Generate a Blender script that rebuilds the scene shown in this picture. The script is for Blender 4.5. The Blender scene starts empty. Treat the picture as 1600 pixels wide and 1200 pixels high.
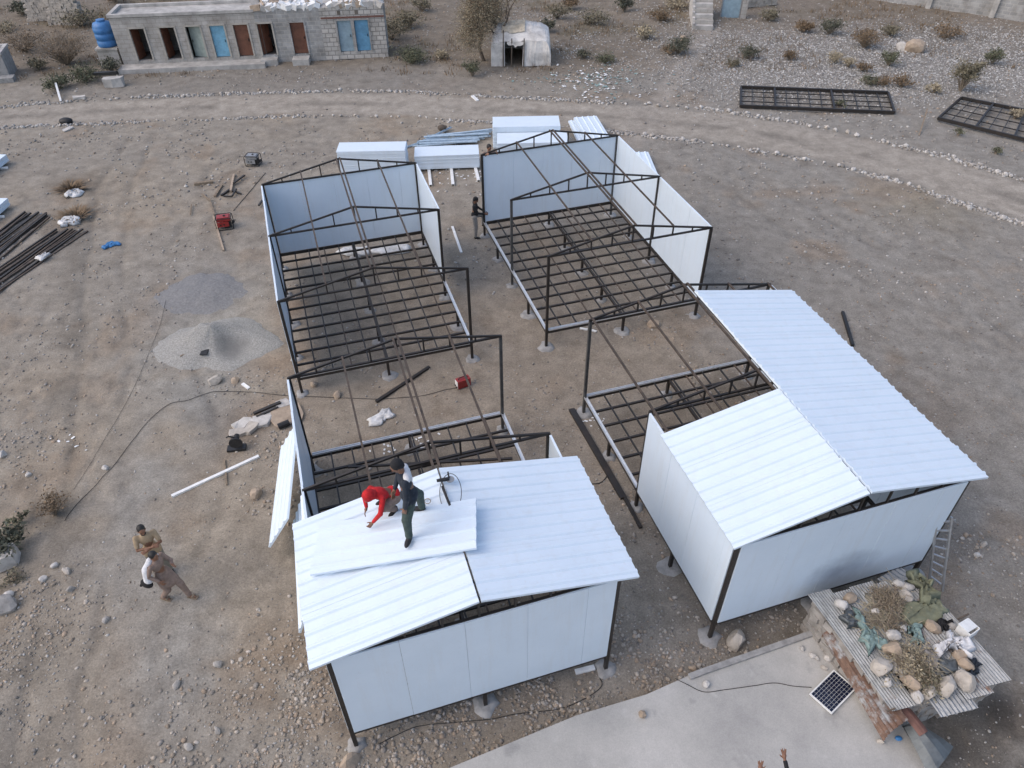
import bpy, math, random
import numpy as np
from mathutils import Vector, Matrix

random.seed(7)
rng = np.random.default_rng(7)
S = bpy.context.scene
C = S.collection

# ------------------------------------------------------------------ camera
PITCH, ROLL, CAMH, FPX = 0.7240, -0.0111, 14.983, 1170.93
_f = Vector((0, math.cos(PITCH), -math.sin(PITCH)))
_r = Vector((1, 0, 0))
_u = _r.cross(_f)
RGT = _r * math.cos(ROLL) + _u * math.sin(ROLL)
UPV = -_r * math.sin(ROLL) + _u * math.cos(ROLL)
cam = bpy.data.cameras.new('camera')
camo = bpy.data.objects.new('camera', cam)
C.objects.link(camo)
M = Matrix((RGT, UPV, -_f)).transposed().to_4x4()
M.translation = (0, 0, CAMH)
camo.matrix_world = M
cam.sensor_fit = 'HORIZONTAL'
cam.sensor_width = 36
cam.lens = FPX / 1600 * 36
cam.clip_start = 0.1
cam.clip_end = 2000
S.camera = camo

# ------------------------------------------------------------------ sky, sun, exposure
SUN_EL, SUN_AZ = math.radians(48), math.radians(-106)      # azimuth clockwise from +Y
world = bpy.data.worlds.new('World')
S.world = world
world.use_nodes = True
wn = world.node_tree.nodes
wl = world.node_tree.links
bg = wn['Background']
sky = wn.new('ShaderNodeTexSky')
sky.sky_type = 'NISHITA'
sky.sun_disc = False
sky.sun_elevation = SUN_EL
sky.sun_rotation = SUN_AZ
sky.air_density = 1.0
sky.dust_density = 3.0
sky.ozone_density = 1.0
hs = wn.new('ShaderNodeHueSaturation')          # thin high cloud: a paler sky
hs.inputs['Saturation'].default_value = 1.05
wl.new(sky.outputs[0], hs.inputs['Color'])
wl.new(hs.outputs[0], bg.inputs[0])
bg.inputs[1].default_value = 0.15
sun = bpy.data.lights.new('sun', 'SUN')
sun.energy = 0.5
sun.angle = math.radians(140)
sun.color = (1.0, 0.90, 0.80)
suno = bpy.data.objects.new('sun', sun)
C.objects.link(suno)
sd = Vector((math.sin(SUN_AZ) * math.cos(SUN_EL), math.cos(SUN_AZ) * math.cos(SUN_EL), math.sin(SUN_EL)))
suno.rotation_euler = sd.to_track_quat('Z', 'Y').to_euler()
suno.location = (-20, 20, 30)
S.view_settings.view_transform = 'Standard'
S.view_settings.look = 'None'
S.view_settings.exposure = 0.62
S.view_settings.gamma = 1.0
S.view_settings.use_curve_mapping = False


# ------------------------------------------------------------------ helpers
def G(x, y, z=0.0):
    """the point of the level z that the photograph shows at (x, y)"""
    d = _f + RGT * ((x - 800) / FPX) + UPV * ((600 - y) / FPX)
    t = (z - CAMH) / d.z
    return Vector((d.x * t, d.y * t, z))


class MB:
    def __init__(s):
        s.v = []
        s.f = []

    def add(s, vs, fs):
        o = len(s.v)
        s.v += [tuple(p) for p in vs]
        s.f += [tuple(i + o for i in f) for f in fs]
        return s

    def box(s, c, d, R=None):
        c = Vector(c)
        vs = []
        for k in range(8):
            p = Vector(((k & 1) - .5, ((k >> 1) & 1) - .5, ((k >> 2) & 1) - .5))
            p = Vector((p.x * d[0], p.y * d[1], p.z * d[2]))
            vs.append(c + (R @ p if R else p))
        return s.add(vs, [(0, 2, 3, 1), (4, 5, 7, 6), (0, 1, 5, 4), (2, 6, 7, 3), (0, 4, 6, 2), (1, 3, 7, 5)])

    def bar(s, p, q, w, h):
        p, q = Vector(p), Vector(q)
        R = frame(q - p)
        return s.box((p + q) / 2, ((q - p).length, w, h), R)

    def tube(s, pts, rad, n=8, cap=True):
        pts = [Vector(p) for p in pts]
        if not isinstance(rad, (list, tuple)):
            rad = [rad] * len(pts)
        vs, fs = [], []
        for i, p in enumerate(pts):
            a = pts[max(i - 1, 0)]
            b = pts[min(i + 1, len(pts) - 1)]
            R = frame(b - a)
            for k in range(n):
                t = 2 * math.pi * k / n
                vs.append(p + R @ Vector((0, math.cos(t) * rad[i], math.sin(t) * rad[i])))
        for i in range(len(pts) - 1):
            for k in range(n):
                k2 = (k + 1) % n
                fs.append((i * n + k, i * n + k2, (i + 1) * n + k2, (i + 1) * n + k))
        if cap:
            fs.append(tuple(reversed(range(n))))
            fs.append(tuple((len(pts) - 1) * n + k for k in range(n)))
        return s.add(vs, fs)

    def ball(s, c, r, R=None, n=10, m=7):
        c = Vector(c)
        if not isinstance(r, (list, tuple)):
            r = (r, r, r)
        vs, fs = [], []
        for j in range(1, m):
            a = math.pi * j / m
            for k in range(n):
                t = 2 * math.pi * k / n
                p = Vector((r[0] * math.sin(a) * math.cos(t), r[1] * math.sin(a) * math.sin(t), r[2] * math.cos(a)))
                vs.append(c + (R @ p if R else p))
        top = Vector((0, 0, r[2]))
        vs.append(c + (R @ top if R else top))
        vs.append(c - (R @ top if R else top))
        N = (m - 1) * n
        for j in range(m - 2):
            for k in range(n):
                k2 = (k + 1) % n
                fs.append((j * n + k, (j + 1) * n + k, (j + 1) * n + k2, j * n + k2))
        for k in range(n):
            fs.append((N, k, (k + 1) % n))
            fs.append((N + 1, (m - 2) * n + (k + 1) % n, (m - 2) * n + k))
        return s.add(vs, fs)

    def limb(s, p, q, r1, r2):
        p, q = Vector(p), Vector(q)
        s.tube([p, q], [r1, r2], 10)
        s.ball(p, r1)
        s.ball(q, r2)
        return s

    def mesh(s, name, mat, smooth=False):
        me = bpy.data.meshes.new(name)
        me.from_pydata(s.v, [], s.f)
        if mat:
            me.materials.append(mat)
        if smooth:
            me.polygons.foreach_set('use_smooth', [True] * len(me.polygons))
        me.update()
        return me

    def build(s, name, mat, parent=None, smooth=False, loc=None):
        return obj(name, s.mesh(name, mat, smooth), parent, loc)


def frame(d):
    """rotation whose X axis is d and whose Z axis points up as far as it can"""
    x = Vector(d).normalized()
    if abs(x.z) > .95:
        y = Vector((0, 1, 0)).cross(x).cross(x) * -1
        y = Vector((0, 1, 0)) - x * x.y
        y.normalize()
    else:
        y = Vector((0, 0, 1)).cross(x).normalized()
    z = x.cross(y)
    return Matrix((x, y, z)).transposed()


def obj(name, me, parent=None, loc=None):
    o = bpy.data.objects.new(name, me)
    C.objects.link(o)
    if parent:
        o.parent = parent
    if loc is not None:
        o.location = loc
    return o


def tag(o, label=None, cat=None, group=None, kind=None):
    if label:
        o['label'] = label
    if cat:
        o['category'] = cat
    if group:
        o['group'] = group
    if kind:
        o['kind'] = kind
    return o


def thing(name, label, cat, loc=(0, 0, 0), rz=0, group=None):
    o = bpy.data.objects.new(name, None)
    C.objects.link(o)
    o.empty_display_size = .2
    o.location = loc
    o.rotation_euler = (0, 0, rz)
    return tag(o, label, cat, group)


_cache = {}


def unit(kind, mat):
    k = (kind, mat.name)
    if k not in _cache:
        b = MB()
        if kind == 'box':
            b.box((0, 0, 0), (1, 1, 1))
        elif kind == 'channel':                       # U profile, open side up
            t = .12
            prof = [(-.5, -.5), (.5, -.5), (.5, .5), (.5 - t, .5), (.5 - t, -.3), (-.5 + t, -.3), (-.5 + t, .5), (-.5, .5)]
            vs = [(-.5, y, z) for y, z in prof] + [(.5, y, z) for y, z in prof]
            fs = [(i, (i + 1) % 8, (i + 1) % 8 + 8, i + 8) for i in range(8)]
            fs += [(0, 7, 6, 5), (0, 5, 4, 1), (1, 4, 3, 2), (8, 13, 14, 15), (8, 9, 12, 13), (9, 10, 11, 12)]
            b.add(vs, fs)
        elif kind == 'pipe':
            b.tube([(-.5, 0, 0), (.5, 0, 0)], .5, 8)
        _cache[k] = b.mesh(kind + '_piece', mat)
    return _cache[k]


def beam(name, p, q, w, h, mat, parent=None, kind='box', roll=0):
    """a bar from p to q; alike bars share one mesh"""
    p, q = Vector(p), Vector(q)
    o = obj(name, unit(kind, mat), parent)
    R = frame(q - p)
    if roll:
        R = R @ Matrix.Rotation(roll, 3, 'X')
    m = R.to_4x4() @ Matrix.Diagonal(((q - p).length, w, h, 1))
    m.translation = (p + q) / 2
    o.matrix_local = m
    return o


# ------------------------------------------------------------------ noise (numpy)
_lat = rng.random((257, 257))


def vnoise(x, y, sc, seed=0):
    u = np.asarray(x) / sc + seed * 17.31 + 900
    v = np.asarray(y) / sc + seed * 9.77 + 900
    i = np.floor(u).astype(int)
    j = np.floor(v).astype(int)
    a = u - i
    b = v - j
    a = a * a * (3 - 2 * a)
    b = b * b * (3 - 2 * b)
    i &= 255
    j &= 255
    i1 = (i + 1) & 255
    j1 = (j + 1) & 255
    return (_lat[i, j] * (1 - a) + _lat[i1, j] * a) * (1 - b) + (_lat[i, j1] * (1 - a) + _lat[i1, j1] * a) * b


def fbm(x, y, sc, oc=4, seed=0):
    t = 0
    am = 1
    n = 0
    for k in range(oc):
        t = t + am * vnoise(x, y, sc / 2 ** k, seed + k)
        n += am
        am *= .55
    return t / n


def sstep(a, b, x):
    t = np.clip((x - a) / (b - a), 0, 1)
    return t * t * (3 - 2 * t)


def pl_dist(x, y, pts):
    d = np.full(np.shape(x), 1e9)
    for a, b in zip(pts[:-1], pts[1:]):
        ax, ay, bx, by = a[0], a[1], b[0], b[1]
        L = (bx - ax) ** 2 + (by - ay) ** 2 + 1e-9
        t = np.clip(((x - ax) * (bx - ax) + (y - ay) * (by - ay)) / L, 0, 1)
        d = np.minimum(d, np.hypot(x - ax - t * (bx - ax), y - ay - t * (by - ay)))
    return d


def inside(x, y, poly):
    r = np.zeros(np.shape(x), bool)
    n = len(poly)
    for i in range(n):
        x1, y1 = poly[i][0], poly[i][1]
        x2, y2 = poly[(i + 1) % n][0], poly[(i + 1) % n][1]
        c = ((y1 > y) != (y2 > y)) & (x < (x2 - x1) * (y - y1) / (y2 - y1 + 1e-12) + x1)
        r ^= c
    return r


def GP(lst, z=0):
    return [G(a, b, z) for a, b in lst]


# ------------------------------------------------------------------ materials
def nodes(name):
    m = bpy.data.materials.new(name)
    m.use_nodes = True
    nt = m.node_tree
    return m, nt, nt.nodes['Principled BSDF']


def N(nt, t, **kw):
    n = nt.nodes.new(t)
    for k, v in kw.items():
        if k.startswith('i_'):
            key = k[2:]
            n.inputs[int(key) if key.isdigit() else key].default_value = v
        else:
            setattr(n, k, v)
    return n


def ramp(nt, fac, stops):
    r = nt.nodes.new('ShaderNodeValToRGB')
    el = r.color_ramp.elements
    while len(el) < len(stops):
        el.new(.5)
    for e, (p, c) in zip(el, stops):
        e.position = p
        e.color = c if len(c) == 4 else (*c, 1)
    nt.links.new(fac, r.inputs[0])
    return r.outputs[0]


def noise(nt, sc, det=4, rough=.6, co=None, out=0):
    n = N(nt, 'ShaderNodeTexNoise')
    n.inputs['Scale'].default_value = sc
    n.inputs['Detail'].default_value = det
    n.inputs['Roughness'].default_value = rough
    if co is not None:
        nt.links.new(co, n.inputs['Vector'])
    return n.outputs[out]


def mixc(nt, fac, a, b, mode='MIX'):
    m = N(nt, 'ShaderNodeMix', data_type='RGBA', blend_type=mode)
    for k, v in ((0, fac), (6, a), (7, b)):
        if hasattr(v, 'links'):
            nt.links.new(v, m.inputs[k])
        else:
            m.inputs[k].default_value = v if not isinstance(v, tuple) else (*v[:3], 1)
    return m.outputs[2]


def bump(nt, b, h, st=.4, dist=.02):
    n = N(nt, 'ShaderNodeBump')
    n.inputs['Strength'].default_value = st
    n.inputs['Distance'].default_value = dist
    nt.links.new(h, n.inputs['Height'])
    nt.links.new(n.outputs[0], b.inputs['Normal'])


def wco(nt):
    return N(nt, 'ShaderNodeNewGeometry').outputs['Position']


def mat(name, col, rough=.7, metal=0, var=.25, sc=6, bmp=.0, col2=None, world_co=True, spec=None):
    """plain surface with uneven tone"""
    m, nt, b = nodes(name)
    co = wco(nt)
    n1 = noise(nt, sc, 5, .65, co)
    c2 = col2 or tuple(max(0, c * (1 - var)) for c in col)
    c1 = col if col2 else tuple(min(1, c * (1 + var * .5)) for c in col)
    cc = ramp(nt, n1, [(.3, c2), (.7, c1)])
    nt.links.new(cc, b.inputs['Base Color'])
    b.inputs['Roughness'].default_value = rough
    b.inputs['Metallic'].default_value = metal
    if spec is not None:
        b.inputs['Specular IOR Level'].default_value = spec
    if bmp:
        bump(nt, b, noise(nt, sc * 4, 4, .6, co), bmp)
    return m


MT = {}
MT['steel'] = mat('black primed steel', (.014, .0135, .013), .5, 0, .5, 5, 0, col2=(.036, .027, .021))
MT['steel_grey'] = mat('dull grey steel bar', (.034, .033, .032), .5, .3, .4, 5)
MT['rusty_steel'] = mat('rusty purlin steel', (.105, .076, .054), .7, 0, .5, 4, 0, col2=(.030, .023, .019))
MT['galv'] = mat('galvanised channel', (.72, .74, .76), .32, .55, .15, 7)
MT['post_galv'] = mat('weathered grey post', (.11, .11, .108), .5, .5, .4, 6)
MT['skin'] = mat('brown skin', (.21, .105, .062), .6, 0, .15, 30)
MT['hair'] = mat('black hair', (.012, .010, .009), .6, 0, .3, 60)
MT['black'] = mat('black rubber', (.012, .012, .013), .6, 0, .3, 20)
MT['darkcloth'] = mat('black cloth', (.014, .014, .016), .9, 0, .4, 20, .3)
MT['navy'] = mat('navy jacket', (.018, .026, .040), .85, 0, .4, 18, .3)
MT['green_cloth'] = mat('dark green trousers', (.055, .08, .07), .9, 0, .35, 15, .3)
MT['red_cloth'] = mat('red hooded jacket cloth', (.52, .012, .016), .85, 0, .4, 14, .4)
MT['sand_cloth'] = mat('sand coloured shirt', (.36, .27, .17), .9, 0, .2, 14, .3)
MT['grey_cloth'] = mat('grey beige trousers', (.30, .275, .25), .9, 0, .25, 14, .3)
MT['olive_cloth'] = mat('grey green trousers', (.20, .185, .15), .9, 0, .25, 14, .3)
MT['brown_cloth'] = mat('brown tunic cloth', (.25, .18, .145), .9, 0, .3, 12, .3)
MT['white_cloth'] = mat('white cloth', (.68, .68, .69), .9, 0, .2, 14, .3)
MT['concrete'] = mat('footing concrete', (.34, .33, .315), .9, 0, .35, 5, .3)
MT['whitepaint'] = mat('white painted strip', (.78, .78, .76), .5, 0, .15, 8)
MT['plastic_white'] = mat('white plastic sheet', (.66, .66, .65), .6, 0, .3, 5, .5)
MT['plastic_blue'] = mat('blue plastic', (.05, .22, .50), .5, 0, .4, 6, .3)
MT['wood'] = mat('weathered wood', (.24, .185, .13), .85, 0, .4, 9, .3)
MT['red_paint'] = mat('red machine paint', (.30, .028, .026), .4, 0, .35, 12)
MT['machine'] = mat('dark machine metal', (.03, .03, .032), .5, .3, .5, 12)
MT['machine_grey'] = mat('grey machine metal', (.30, .31, .32), .45, .3, .3, 12)
MT['alu'] = mat('ladder aluminium', (.50, .51, .52), .4, .6, .2, 8)
MT['stone'] = mat('pale stone', (.46, .415, .36), .92, 0, .35, 4, .5)
MT['stone2'] = mat('white stone', (.54, .51, .47), .92, 0, .3, 5, .5)
MT['stone3'] = mat('grey stone', (.36, .335, .305), .92, 0, .35, 5, .5)
MT['stone4'] = mat('tan stone', (.40, .315, .235), .92, 0, .3, 5, .5)
MT['bluetank'] = mat('blue tank plastic', (.045, .17, .40), .45, 0, .3, 3)
MT['door_blue'] = mat('light blue door paint', (.20, .43, .58), .5, 0, .3, 3)
MT['door_greyblue'] = mat('grey blue door paint', (.27, .37, .43), .5, 0, .25, 3)
MT['door_deepblue'] = mat('blue door paint', (.13, .31, .47), .5, 0, .25, 3)
MT['door_brown'] = mat('brown door paint', (.16, .065, .038), .55, 0, .35, 3)
MT['door_green'] = mat('pale green door paint', (.30, .35, .32), .55, 0, .3, 3)
MT['plaster'] = mat('grey plaster', (.45, .43, .40), .95, 0, .4, 1.6, .4)
MT['doorframe'] = mat('pale door frame', (.42, .39, .34), .9, 0, .25, 3)
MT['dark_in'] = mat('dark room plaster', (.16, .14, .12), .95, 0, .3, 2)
MT['twig'] = mat('dry twig', (.27, .22, .165), .95, 0, .4, 10)
MT['bark'] = mat('grey brown bark', (.12, .095, .075), .95, 0, .4, 6, .5)
MT['leaf'] = mat('dull green leaf', (.125, .132, .078), .8, 0, .5, 3)
MT['leaf_dark'] = mat('dark green leaf', (.115, .118, .082), .8, 0, .5, 3)
MT['leaf_olive'] = mat('olive leaf', (.20, .178, .118), .85, 0, .5, 3)
MT['leaf_dry'] = mat('dry straw leaf', (.40, .34, .235), .9, 0, .45, 3)
MT['leaf_brown'] = mat('brown dry leaf', (.215, .15, .09), .9, 0, .45, 3)
MT['tarp_green'] = mat('olive green tarpaulin', (.20, .21, .14), .85, 0, .35, 4, .5)
MT['net'] = mat('blue green netting', (.235, .33, .315), .9, 0, .45, 9, .6)
MT['tin_brown'] = mat('brown rusty tin', (.19, .095, .075), .7, .1, .35, 5)
MT['tin_dark'] = mat('dark grey tin', (.13, .145, .15), .5, .3, .3, 5)
MT['tent'] = mat('dirty white canvas', (.68, .65, .61), .95, 0, .4, 2.2, .5)
MT['tent_straw'] = mat('straw mat', (.56, .49, .38), .95, 0, .4, 4, .5)


SHED_SHADE = (-.9968 + math.sin(.2977) * 17.8312 + math.cos(.2977) * 2.85, 25.5823 - math.cos(.2977) * 17.8312 + math.sin(.2977) * 2.85, 1.35)  # centre of the shed's shade painted on the front wall


def m_panel():
    m, nt, b = nodes('white coated panel')
    co = wco(nt)
    n = noise(nt, 1.3, 5, .6, co)
    c = ramp(nt, n, [(.25, (.645, .735, .815)), (.7, (.695, .78, .855))])
    d = noise(nt, 14, 3, .7, co)
    c = mixc(nt, ramp(nt, d, [(.60, (0, 0, 0)), (.8, (.22, .22, .22))]), c, (.5, .47, .42))
    mpv = N(nt, 'ShaderNodeMapping')
    mpv.inputs['Scale'].default_value = (5, 5, .5)
    nt.links.new(co, mpv.inputs[0])
    c = mixc(nt, ramp(nt, noise(nt, 1.0, 5, .7, mpv.outputs[0]), [(.50, (0, 0, 0)), (.75, (.22, .22, .22))]), c, (.56, .55, .52))
    # shade from the tin shed on one wall, painted into the panel colour
    pc = SHED_SHADE
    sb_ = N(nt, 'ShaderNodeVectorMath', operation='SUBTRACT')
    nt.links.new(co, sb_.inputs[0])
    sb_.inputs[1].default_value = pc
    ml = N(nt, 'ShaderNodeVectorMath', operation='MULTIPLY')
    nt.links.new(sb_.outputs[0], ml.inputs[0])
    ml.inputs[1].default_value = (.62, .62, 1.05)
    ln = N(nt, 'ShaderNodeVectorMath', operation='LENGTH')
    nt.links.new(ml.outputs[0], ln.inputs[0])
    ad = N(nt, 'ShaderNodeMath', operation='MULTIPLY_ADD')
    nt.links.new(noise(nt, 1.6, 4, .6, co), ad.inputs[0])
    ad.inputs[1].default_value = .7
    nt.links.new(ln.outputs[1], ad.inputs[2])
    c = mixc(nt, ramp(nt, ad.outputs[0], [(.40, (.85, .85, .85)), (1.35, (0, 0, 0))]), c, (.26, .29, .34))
    nt.links.new(c, b.inputs['Base Color'])
    b.inputs['Roughness'].default_value = .38
    bump(nt, b, noise(nt, 2.2, 2, .5, co), .06, .02)
    return m


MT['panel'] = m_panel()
MT['panel_edge'] = mat('panel foam edge', (.60, .57, .50), .9, 0, .2, 9)


def m_tin(name, rust):
    m, nt, b = nodes(name)
    co = wco(nt)
    n = noise(nt, 2.6, 6, .7, co)
    c = ramp(nt, noise(nt, 7, 4, .6, co), [(.25, (.20, .205, .205)), (.5, (.30, .31, .315)), (.75, (.40, .41, .415))])
    r = ramp(nt, noise(nt, 12, 4, .6, co), [(.3, (.085, .048, .034)), (.7, (.20, .118, .08))])
    f = ramp(nt, n, [(.62 - rust, (0, 0, 0)), (.75 - rust, (1, 1, 1))])
    nt.links.new(mixc(nt, f, c, r), b.inputs['Base Color'])
    b.inputs['Roughness'].default_value = .55
    b.inputs['Metallic'].default_value = .25
    return m


MT['tin'] = m_tin('grey corrugated tin', .0)
MT['tin_rust'] = m_tin('rusty corrugated tin', .13)
MT['tin_rusty'] = m_tin('badly rusted corrugated tin', .24)


def m_block(name, c1, c2, mort, w, h, rough_bump=.5):
    m, nt, b = nodes(name)
    tc = N(nt, 'ShaderNodeTexCoord')
    mp = N(nt, 'ShaderNodeMapping')
    nt.links.new(tc.outputs['Object'], mp.inputs[0])
    mp.inputs['Rotation'].default_value = (math.pi / 2, 0, 0)
    nz = N(nt, 'ShaderNodeTexNoise')
    nz.inputs['Scale'].default_value = 3
    nt.links.new(mp.outputs[0], nz.inputs['Vector'])
    mx = mixc(nt, .03, mp.outputs[0], nz.outputs[1])
    br = N(nt, 'ShaderNodeTexBrick')
    nt.links.new(mx, br.inputs['Vector'])
    br.inputs['Scale'].default_value = 1
    br.inputs['Brick Width'].default_value = w
    br.inputs['Row Height'].default_value = h
    br.inputs['Mortar Size'].default_value = .022
    br.inputs['Color1'].default_value = (*c1, 1)
    br.inputs['Color2'].default_value = (*c2, 1)
    br.inputs['Mortar'].default_value = (*mort, 1)
    st = ramp(nt, noise(nt, 1.3, 5, .65, wco(nt)), [(.3, (.62, .60, .57)), (.7, (1.1, 1.1, 1.1))])
    nt.links.new(mixc(nt, 1.0, br.outputs['Color'], st, 'MULTIPLY'), b.inputs['Base Color'])
    b.inputs['Roughness'].default_value = .95
    inv = N(nt, 'ShaderNodeMath', operation='SUBTRACT')
    inv.inputs[0].default_value = 1
    nt.links.new(br.outputs['Fac'], inv.inputs[1])
    bump(nt, b, inv.outputs[0], rough_bump, .03)
    return m


MT['block_grey'] = m_block('grey block masonry', (.40, .395, .385), (.30, .30, .295), (.42, .41, .39), .42, .21)
MT['block_pale'] = m_block('pale stone masonry', (.60, .57, .53), (.43, .415, .39), (.28, .27, .255), .38, .24)
MT['block_old'] = m_block('old plastered masonry', (.46, .435, .405), (.41, .39, .36), (.36, .34, .31), .44, .22, .3)


def m_ground():
    m, nt, b = nodes('dry stony soil')
    at = N(nt, 'ShaderNodeAttribute', attribute_name='soil')
    co = wco(nt)
    n1 = noise(nt, 1.7, 8, .68, co)
    n2 = noise(nt, 22, 5, .7, co)
    n3 = noise(nt, 75, 3, .7, co)
    a = ramp(nt, n1, [(.3, (.72, .705, .69)), (.7, (1.22, 1.22, 1.22))])
    c = mixc(nt, 1.0, at.outputs['Color'], a, 'MULTIPLY')
    a = ramp(nt, n2, [(.28, (.66, .65, .64)), (.55, (1, 1, 1)), (.75, (1.3, 1.29, 1.27))])
    c = mixc(nt, 1.0, c, a, 'MULTIPLY')
    a = ramp(nt, n3, [(.25, (.72, .71, .70)), (.6, (1.04, 1.04, 1.04)), (.78, (1.22, 1.21, 1.19))])
    c = mixc(nt, at.outputs['Alpha'], c, mixc(nt, 1.0, c, a, 'MULTIPLY'))
    # bedded pebbles, patchy
    for sc_v, th in ((26, .30), (58, .34)):
        vo = N(nt, 'ShaderNodeTexVoronoi')
        vo.inputs['Scale'].default_value = sc_v
        nt.links.new(co, vo.inputs['Vector'])
        sepc = N(nt, 'ShaderNodeSeparateColor')
        nt.links.new(vo.outputs['Color'], sepc.inputs[0])
        spot = ramp(nt, vo.outputs['Distance'], [(th * .7, (1, 1, 1)), (th, (0, 0, 0))])
        pick = ramp(nt, sepc.outputs[0], [(.60, (0, 0, 0)), (.64, (1, 1, 1))])
        patch = ramp(nt, noise(nt, 1.1 if sc_v < 40 else 2.0, 4, .6, co), [(.42, (.12, .12, .12)), (.62, (1, 1, 1))])
        f = mixc(nt, 1.0, mixc(nt, 1.0, spot, pick, 'MULTIPLY'), patch, 'MULTIPLY')
        f = mixc(nt, 1.0, f, at.outputs['Alpha'], 'MULTIPLY')
        tone = ramp(nt, sepc.outputs[1], [(0, (.72, .70, .68)), (.45, (1.0, .98, .95)), (1, (1.32, 1.30, 1.26))])
        c = mixc(nt, f, c, mixc(nt, 1.0, c, tone, 'MULTIPLY'))
    nt.links.new(c, b.inputs['Base Color'])
    b.inputs['Roughness'].default_value = .95
    b.inputs['Specular IOR Level'].default_value = .2
    ad = N(nt, 'ShaderNodeMath', operation='ADD')
    nt.links.new(n2, ad.inputs[0])
    nt.links.new(n3, ad.inputs[1])
    bump(nt, b, ad.outputs[0], .6, .014)
    return m


MT['ground'] = m_ground()


def m_attr(name, att, rough=.95, var=True, bs=30):
    m, nt, b = nodes(name)
    at = N(nt, 'ShaderNodeAttribute', attribute_name=att)
    co = wco(nt)
    a = ramp(nt, noise(nt, bs, 4, .6, co), [(.3, (.75, .75, .75)), (.7, (1.2, 1.2, 1.2))])
    nt.links.new(mixc(nt, 1.0, at.outputs['Color'], a, 'MULTIPLY'), b.inputs['Base Color'])
    b.inputs['Roughness'].default_value = rough
    return m


MT['gravel'] = m_attr('loose gravel stones', 'tone')


def m_slab():
    m, nt, b = nodes('stained screed')
    co = wco(nt)
    c = ramp(nt, noise(nt, .55, 8, .66, co), [(.32, (.335, .325, .305)), (.5, (.42, .405, .375)), (.68, (.50, .48, .445))])
    n2 = noise(nt, 2.3, 6, .7, co)
    c = mixc(nt, ramp(nt, n2, [(.60, (0, 0, 0)), (.70, (.55, .55, .55))]), c, (.50, .485, .455))
    n3 = noise(nt, 1.6, 3, .5, co)
    c = mixc(nt, ramp(nt, n3, [(.66, (0, 0, 0)), (.74, (.4, .4, .4))]), c, (.22, .217, .21))
    a = ramp(nt, noise(nt, 45, 4, .7, co), [(.3, (.86, .86, .86)), (.7, (1.1, 1.1, 1.1))])
    nt.links.new(mixc(nt, 1.0, c, a, 'MULTIPLY'), b.inputs['Base Color'])
    b.inputs['Roughness'].default_value = .85
    bump(nt, b, noise(nt, 30, 5, .7, co), .25, .01)
    return m


MT['slab'] = m_slab()


def m_solar():
    m, nt, b = nodes('solar cell')
    c = ramp(nt, noise(nt, 30, 2, .5, wco(nt)), [(.3, (.006, .009, .022)), (.7, (.012, .018, .045))])
    nt.links.new(c, b.inputs['Base Color'])
    b.inputs['Roughness'].default_value = .18
    return m


MT['solar'] = m_solar()

# ------------------------------------------------------------------ ground, track, footpath
TRACK_FAR = [(-260, 196), (-100, 178), (0, 167), (60, 162), (152, 155), (240, 152), (360, 146), (520, 142), (640, 143), (695, 147), (796, 152), (897, 157),
             (1032, 165), (1110, 171), (1180, 182), (1250, 192), (1320, 208), (1390, 224), (1477, 245), (1547, 266), (1600, 282), (1750, 332)]
TRACK_NEAR = [(-260, 226), (-100, 209), (0, 200), (140, 194), (256, 189), (380, 185), (440, 181), (560, 182), (644, 184), (712, 189), (830, 195), (948, 204), (1032, 214), (1127, 227),
              (1215, 241), (1302, 259), (1390, 280), (1477, 308), (1565, 338), (1600, 350), (1750, 410)]
far_w, near_w = GP(TRACK_FAR), GP(TRACK_NEAR)
track_poly = far_w + near_w[::-1]
PATH = GP([(985, 225), (1012, 180), (1035, 150), (1062, 112), (1088, 80), (1103, 55), (1112, 45)])


RUTS = [GP([(20, 1260), (45, 1050), (85, 900), (110, 760), (125, 600), (130, 450), (150, 300), (200, 215)]), GP([(118, 1260), (135, 1050), (165, 900), (185, 760), (190, 600), (188, 450), (198, 300), (240, 212)]),
        GP([(330, 1260), (250, 1100), (255, 980), (330, 840), (350, 700), (300, 560), (250, 430), (330, 260), (500, 200)]), GP([(1640, 640), (1450, 500), (1260, 380), (1130, 290), (1020, 235)]), GP([(1640, 560), (1480, 450), (1300, 345), (1170, 270), (1060, 228)])]


def rut_mask(x, y):
    m = 0
    for k, r in enumerate(RUTS):
        d = pl_dist(x + (vnoise(x, y, 1.4, 140) - .5) * .3, y + (vnoise(x, y, 1.4, 150) - .5) * .3, r)
        m = np.maximum(m, np.exp(-(d / .17) ** 2) * sstep(.3, .6, fbm(x, y, 2.2, 3, 160 + k)))
    return m


def hgt(x, y):
    x = np.asarray(x, float)
    y = np.asarray(y, float)
    h = (fbm(x, y, 3.2, 4, 1) - .5) * .14 + (fbm(x, y, .55, 3, 5) - .5) * .035
    h = h - .035 * rut_mask(x, y) - .03 * sstep(.55, .75, vnoise(x, y, .33, 170)) * sstep(.45, .6, fbm(x, y, 3, 3, 180))
    h = h + sstep(40, 60, y) * (fbm(x, y, 7, 4, 9) - .45) * .7
    h = h + sstep(60, 110, y) * 9 + sstep(90, 320, y) * 45
    m = inside(x, y, track_poly)
    h = np.where(m, h * .35 - .02, h)
    # the building plots are levelled
    near = np.exp(-((x - 4.5) / 9) ** 2 - ((y - 17) / 11) ** 2)
    return h * (1 - .55 * near)


_gx, _gy = np.meshgrid(np.arange(-62, 62, .16), np.arange(2, 76, .16), indexing='ij')
_gh = hgt(_gx, _gy)
_ghl = _gh.tolist()


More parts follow.
